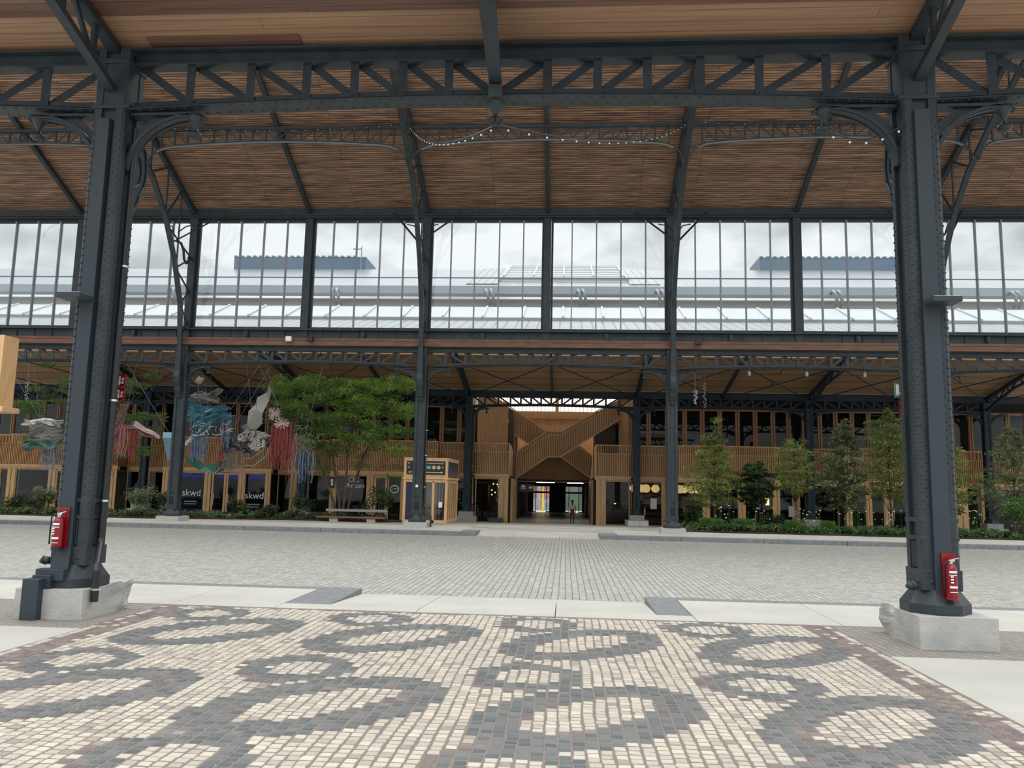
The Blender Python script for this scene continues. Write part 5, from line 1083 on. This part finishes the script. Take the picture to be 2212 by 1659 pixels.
sheet('fabric_body', s, [(-27.6,Ys,1.9),(-25.5,Ys,1.8),(-25.7,Ys,2.9),(-27.4,Ys,2.8)], GRYS, .12, 1); sheet('green_bottom', s, [(-27.5,Ys-.2,1.35),(-25.7,Ys-.2,1.55),(-25.5,Ys-.1,2.0),(-27.7,Ys-.1,1.9)], mat('dark green sheet', (.02,.07,.05), .35), .1, 2, 8, 6); sheet('pale_top', s, [(-27.9,Ys,2.75),(-25.9,Ys,2.75),(-25.6,Ys+.1,3.05),(-27.9,Ys+.2,3.05)], PALEM, .10, 3, 10, 4)
strands('red_strands', s, -25.35, -25.0, Ys, 3.3, 1.3, REDS, 26, 4); strands('blue_strands', s, -26.6, -25.7, Ys, 1.5, .35, BLUS, 22, 5); wires(s, [(-28.2,Ys-1,5.7),(-26.9,Ys-1,5.9)], (-26.9,Ys,3.0)); MB().tube([(-25.9,Ys,2.0),(-26.0,Ys,.3),(-26.05,Ys,-.7)], .035, 6).build('blue_tail', BLUS, s)
s = thing('hanging_sculpture', 'hanging maroon propeller shaped sculpture with pink and red cords, right of the left near column', 'sculpture', (-22.2, Ys, 2.8))
sheet('blade', s, [(-22.6,Ys,2.6),(-21.4,Ys,2.3),(-20.3,Ys,2.15),(-21.6,Ys,2.95)], MAR, .08, 11, 10, 5); sheet('blade', s, [(-22.7,Ys,2.8),(-22.35,Ys,2.75),(-22.0,Ys,4.0),(-22.5,Ys,3.9)], MAR, .05, 12, 5, 10); sheet('blade', s, [(-23.3,Ys,1.6),(-22.9,Ys,1.4),(-22.2,Ys,2.7),(-22.7,Ys,2.9)], MAR, .06, 13, 5, 10)
sheet('pale_blade_edge', s, [(-21.7,Ys-.1,2.75),(-20.25,Ys-.1,2.1),(-20.2,Ys-.1,2.25),(-21.6,Ys-.1,3.0)], PINKL, .04, 14, 10, 3)
strands('pink_strands', s, -22.7, -21.9, Ys-.1, 2.7, 1.0, PINKS, 30, 15); strands('red_strands', s, -21.8, -21.45, Ys-.1, 2.5, .9, REDS, 26, 16); strands('long_red_strands', s, -23.1, -22.6, Ys-.1, 1.6, -.2, REDS, 22, 17); wires(s, [(-21.0,Ys-1.5,5.9),(-23.5,Ys-1.5,5.9)], (-22.3,Ys,3.0))
s = thing('hanging_sculpture', 'hanging teal and blue crumpled sculpture with long blue cords, right of the second row column', 'sculpture', (-17.6, Ys, 3))
sheet('teal_sheet', s, [(-19.0,Ys,3.0),(-17.6,Ys,3.05),(-16.4,Ys,3.75),(-19.2,Ys,4.2)], TEAL, .12, 21, 12, 10); sheet('dark_top', s, [(-19.1,Ys+.1,4.1),(-17.3,Ys+.1,4.0),(-17.2,Ys+.2,4.75),(-18.5,Ys+.2,4.6)], GRYS, .14, 22); sheet('lower_teal', s, [(-18.5,Ys-.2,2.6),(-17.9,Ys-.2,2.7),(-16.2,Ys-.2,3.45),(-18.0,Ys-.2,3.4)], TEAL, .1, 23)
sheet('top_flag', s, [(-18.6,Ys,5.15),(-18.3,Ys,5.0),(-18.1,Ys,5.3),(-18.4,Ys,5.45)], PALEM, .03, 24, 3, 3)
b = MB(); rs_ = random.Random(8)
for i in range(40):
    x, z = rs_.uniform(-18.6,-16.5), rs_.uniform(2.3,3.0); a = rs_.uniform(-.6,2.2); b.beam((x,Ys-.2,z),(x+.35*math.cos(a),Ys-.25,z+.25*math.sin(a)),.015,.03)
b.build('white_spikes', PALEM, s); strands('blue_strands', s, -18.5, -17.7, Ys, 2.8, .85, BLUS, 60, 25, .014); strands('right_blue_strands', s, -16.9, -16.5, Ys, 3.5, 1.4, BLUS, 26, 26); strands('thin_red_strands', s, -17.1, -16.75, Ys, 2.3, .5, REDS, 14, 27); wires(s, [(-18.4,Ys-2.3,5.7),(-17.5,Ys-1.8,5.8)], (-17.9,Ys,4.6)); wires(s, [(-14.2,Ys-2.4,5.7)], (-16.6,Ys,3.6)); MB().tube([(-18.4,Ys,4.5),(-18.3,Ys,5.2)], .03, 5).tube([(-17.7,Ys,4.6),(-17.75,Ys,5.5)], .015, 5).build('neck', DKS, s)
s = thing('hanging_sculpture', 'hanging dark green folded glassy sheet just above the lettered shop windows', 'sculpture', (-17.9, Ys+.3, .8))
MB().add([(-19.1,Ys+.3,1.3),(-18.3,Ys+.2,1.15),(-17.9,Ys+.4,.75),(-17.2,Ys+.3,.95),(-16.5,Ys+.2,1.15),(-16.9,Ys+.5,.5),(-17.3,Ys+.3,.35),(-18.1,Ys+.3,.5),(-18.6,Ys+.3,.75)], [(0,1,8),(1,2,7,8),(2,3,6,7),(3,4,5,6)]).build('green_facets', TEALG, s).modifiers.new('t','SOLIDIFY').thickness = .02
b = MB(); b.tube([(-16.5,Ys+.2,1.15),(-16.9,Ys+.2,1.9),(-18.2,Ys+.2,2.0)], .015, 5).tube([(-16.5,Ys+.2,1.15),(-17.3,Ys+.25,.35)], .015, 5); b.build('pale_edge_wire', PALEM, s); wires(s, [(-17.9,Ys-1.5,5.8)], (-17.7,Ys+.3,.9))
s = thing('hanging_sculpture', 'small hanging pale blue box and tapering tail, left of the second row column', 'sculpture', (-19.8, Ys, 2)); MB().hexa([(-19.75,Ys,1.0),(-19.55,Ys,1.0),(-19.55,Ys+.2,1.0),(-19.75,Ys+.2,1.0)], [(-20.1,Ys,2.15),(-19.5,Ys,2.15),(-19.5,Ys+.2,2.15),(-20.1,Ys+.2,2.15)]).build('tail', mat('steel blue sheet', (.09,.17,.21), .4), s); MB().box(-20.1,-19.6,Ys-.02,Ys+.2,2.15,2.45).build('box', LBL, s); wires(s, [(-21.5,Ys-1.5,5.8)], (-19.8,Ys,2.45))
s = thing('hanging_sculpture', 'small hanging pale strip right beside the second row column, under the teal sculpture', 'sculpture', (-18.8, Ys, 2)); sheet('strip', s, [(-19.1,Ys,1.75),(-18.9,Ys,1.7),(-18.35,Ys,2.15),(-18.5,Ys,2.3)], PALEM, .03, 31, 3, 5); wires(s, [(-18.7,Ys-1.5,5.8)], (-18.5,Ys,2.2))
s = thing('hanging_sculpture', 'hanging silver folded sheet above a perforated dark piece, left of the big tree', 'sculpture', (-15.2, Ys, 3))
V_ = [(-14.55,5.05,0),(-14.45,4.75,.1),(-14.50,4.2,0),(-14.75,3.5,-.2),(-14.8,3.0,0),(-15.3,2.5,.15),(-15.5,2.95,-.25),(-15.95,2.85,.1),(-15.75,2.55,.2),(-15.5,3.6,-.15),(-15.3,4.0,.2),(-15.1,4.35,-.1),(-14.7,4.65,.15),(-15.0,3.7,-.35)]
MB().add([(x,Ys+d,z) for x,z,d in V_], [(0,1,12),(1,2,12),(12,2,11),(11,2,13,10),(2,3,13),(10,13,9),(13,3,6,9),(3,4,6),(4,5,6),(6,5,8,7)]).build('silver_sheet', SILV, s).modifiers.new('t','SOLIDIFY').thickness = .025
sheet('perforated_sheet', s, [(-16.3,Ys,1.9),(-14.9,Ys-.1,1.6),(-14.1,Ys,2.3),(-15.7,Ys,2.75)], SILV, .10, 41, 22, 12, .02, .22); sheet('dark_crumple', s, [(-17.0,Ys-.1,1.5),(-15.0,Ys-.1,1.45),(-15.4,Ys,2.1),(-16.8,Ys,2.2)], DKS, .14, 42, 14, 8); sheet('black_flap', s, [(-14.8,Ys,1.7),(-14.3,Ys,1.8),(-14.2,Ys,2.4),(-14.9,Ys,2.2)], BLACK, .08, 43, 6, 6)
strands('grey_strands', s, -16.7, -15.7, Ys, 1.5, .3, GRS, 50, 44); MB().tube([(-15.7,Ys,1.15),(-15.2,Ys,1.2),(-14.7,Ys,1.6),(-14.5,Ys,1.9)], .015, 6).tube([(-15.7,Ys,.8),(-15.1,Ys,.8),(-14.5,Ys,1.3),(-14.3,Ys,1.9)], .015, 6).build('white_loops', PALEM, s); wires(s, [(-13.6,Ys-2.4,5.7)], (-16.3,Ys,2.8)); wires(s, [(-15.2,Ys-1.5,5.8)], (-15.4,Ys,3.5)); wires(s, [(-14.3,Ys-2.3,5.8)], (-14.0,Ys,4.0))
s = thing('hanging_sculpture', 'hanging red cords under a burst of pale pink spikes, left of the big tree', 'sculpture', (-14, Ys, 3.2)); b = MB()
for i in range(30):
    a = i*2.4; r = .35; b.beam((-14.15,Ys-.1,3.5),(-14.15+r*math.cos(a),Ys-.1-.15*math.sin(i),3.5+r*math.sin(a)),.015,.03)
for i in range(26): a = i*1.9; b.beam((-13.7,Ys-.1,3.0),(-13.7+.4*math.cos(a),Ys-.2,3.0+.3*math.sin(a)),.015,.03)
b.build('spike_burst', PINKL, s); strands('red_strands', s, -14.25, -13.2, Ys, 3.0, .6, REDS, 80, 51, .014); strands('long_pale_strands', s, -13.3, -12.9, Ys, 2.5, .1, PINKS, 10, 52); wires(s, [(-13.9,Ys-2.3,5.8)], (-13.9,Ys,3.5))
s = thing('hanging_sculpture', 'hanging tangle of grey blue cords in front of the far column, below the tree crown', 'sculpture', (-12.5, Ys, 2)); b = MB(); rs_ = random.Random(4)
for i in range(70):
    x, z = -12.7+rs_.gauss(0,.35), 1.9+rs_.gauss(0,.4); b.tube([(x,Ys+rs_.uniform(-.2,.2),z),(x+rs_.uniform(-.3,.3),Ys,z+rs_.uniform(-.3,.3)),(x+rs_.uniform(-.3,.3),Ys,z+rs_.uniform(-.3,.3))], .014, 4)
b.build('cord_tangle', GRS, s); strands('loose_cords', s, -13.1, -11.9, Ys, 1.6, -.1, BLUS, 26, 61); wires(s, [(-11.0,Ys-2.4,5.7)], (-12.5,Ys,2.4))
# ------------------------------------------------------------ person walking away in the passage
def skin(name, J, m, parent, o):
    me = bpy.data.meshes.new(name); names = list(J); E_ = [(names.index(v[4]), names.index(k)) for k, v in J.items() if v[4]]
    me.from_pydata([(v[0], v[1], v[2]) for v in J.values()], E_, []); ob = bpy.data.objects.new(name, me); C.objects.link(ob); ob.parent = parent; ob.location = o; me.materials.append(m)
    s_ = ob.modifiers.new('skin', 'SKIN'); s_.use_smooth_shade = True; sv = me.skin_vertices[0].data
    for i, v in enumerate(J.values()): r = v[3]; sv[i].radius = r if isinstance(r, tuple) else (r, r); sv[i].use_root = (i == 0)
    ob.modifiers.new('sub', 'SUBSURF').levels = 2; ob.modifiers['sub'].render_levels = 2; return ob
pz = -2.642; p = thing('person', 'person seen from behind in a pale top and dark red shorts, walking into the passage', 'person', (1.55, 60.9, pz))
SK = mat('brown skin', (.10,.05,.035), .6)
J = {'pelvis':(0,0,.90,(.15,.10),None),'waist':(0,.01,1.04,(.13,.09),'pelvis'),'chest':(0,.02,1.24,(.16,.10),'waist'),'neckb':(0,.01,1.40,(.07,.07),'chest'),'neck':(0,.02,1.48,.05,'neckb'),'chin':(0,.03,1.54,(.065,.075),'neck'),'skull':(0,.03,1.62,(.078,.092),'chin'),'crown':(0,.02,1.69,(.05,.06),'skull')}
for s, n_, k in ((-1,'l',.13),(1,'r',-.16)):
    J.update({'hip'+n_:(s*.09,0,.84,.095,'pelvis'),'knee'+n_:(s*.10,k*.8+.03,.48,.058,'hip'+n_),'calf'+n_:(s*.10,k*1.0,.34,.055,'knee'+n_),'ankle'+n_:(s*.10,k*1.2-.02,.09,.036,'calf'+n_),'toe'+n_:(s*.11,k*1.2+.14,.035,(.04,.03),'ankle'+n_),
              'sh'+n_:(s*.18,.01,1.37,.055,'chest'),'elb'+n_:(s*.24,-k*.4,1.10,.042,'sh'+n_),'wr'+n_:(s*.25,-k*.4+.10,.87,.028,'elb'+n_),'palm'+n_:(s*.25,-k*.4+.12,.80,(.035,.018),'wr'+n_)})
body = skin('body', J, SK, p, (0,0,0)); 
CLO = mat('pale cotton top', (.60,.58,.58), .8); SHO = mat('dark red shorts cloth', (.28,.02,.035), .8)
JT = {'waist':(0,.01,.98,(.155,.12),None),'chest':(0,.02,1.22,(.185,.125),'waist'),'neckb':(0,.01,1.42,(.08,.08),'chest')}
for s, n_, k in ((-1,'l',.13),(1,'r',-.16)): JT.update({'sh'+n_:(s*.18,.01,1.36,.075,'chest'),'elb'+n_:(s*.24,-k*.4,1.10,.065,'sh'+n_),'wr'+n_:(s*.25,-k*.4+.08,.92,.05,'elb'+n_)})
skin('top', JT, CLO, p, (0,0,0))
JS = {'waist':(0,.01,.99,(.14,.11),None),'pelvis':(0,0,.86,(.165,.12),'waist')}
for s, n_, k in ((-1,'l',.13),(1,'r',-.16)): JS.update({'hip'+n_:(s*.095,0,.80,.105,'pelvis'),'hem'+n_:(s*.105,k*.4,.60,.098,'hip'+n_)})
skin('shorts', JS, SHO, p, (0,0,0))
b = MB(); b.ball((1.55,60.90,pz+1.655), .098, 12, 9, (1,1.12,1.05)); b.tube([(1.55,60.82,pz+1.62),(1.55,60.79,pz+1.5),(1.55,60.80,pz+1.36)], [.06,.055,.03], 8); b.build('hair', mat('black hair', (.01,.008,.008), .6), p, smooth=True)
for s, n_, k in ((-1,'l',.13),(1,'r',-.16)):
    hx, hy, hz = 1.55+s*.25, 60.9-k*.4+.13, pz+.79; b = MB()
    for i in range(4): b.tube([(hx-.012, hy-.03+i*.02, hz), (hx-.016, hy-.026+i*.02, hz-.045), (hx-.026, hy-.02+i*.019, hz-.075+.008*abs(i-1.5))], [.009,.009,.007], 6)
    b.tube([(hx,hy+.03,hz+.03),(hx-.02*s,hy+.055,hz+.0),(hx-.02*s,hy+.06,hz-.03)], [.011,.01,.008], 6); b.build('fingers', SK, p, smooth=True)
    MB().ball((1.55+s*.11, 60.9+k*1.2+.06, pz+.045), .06, 8, 6, (.8,2.0,.75)).build('shoe', BLACK, p, smooth=True)
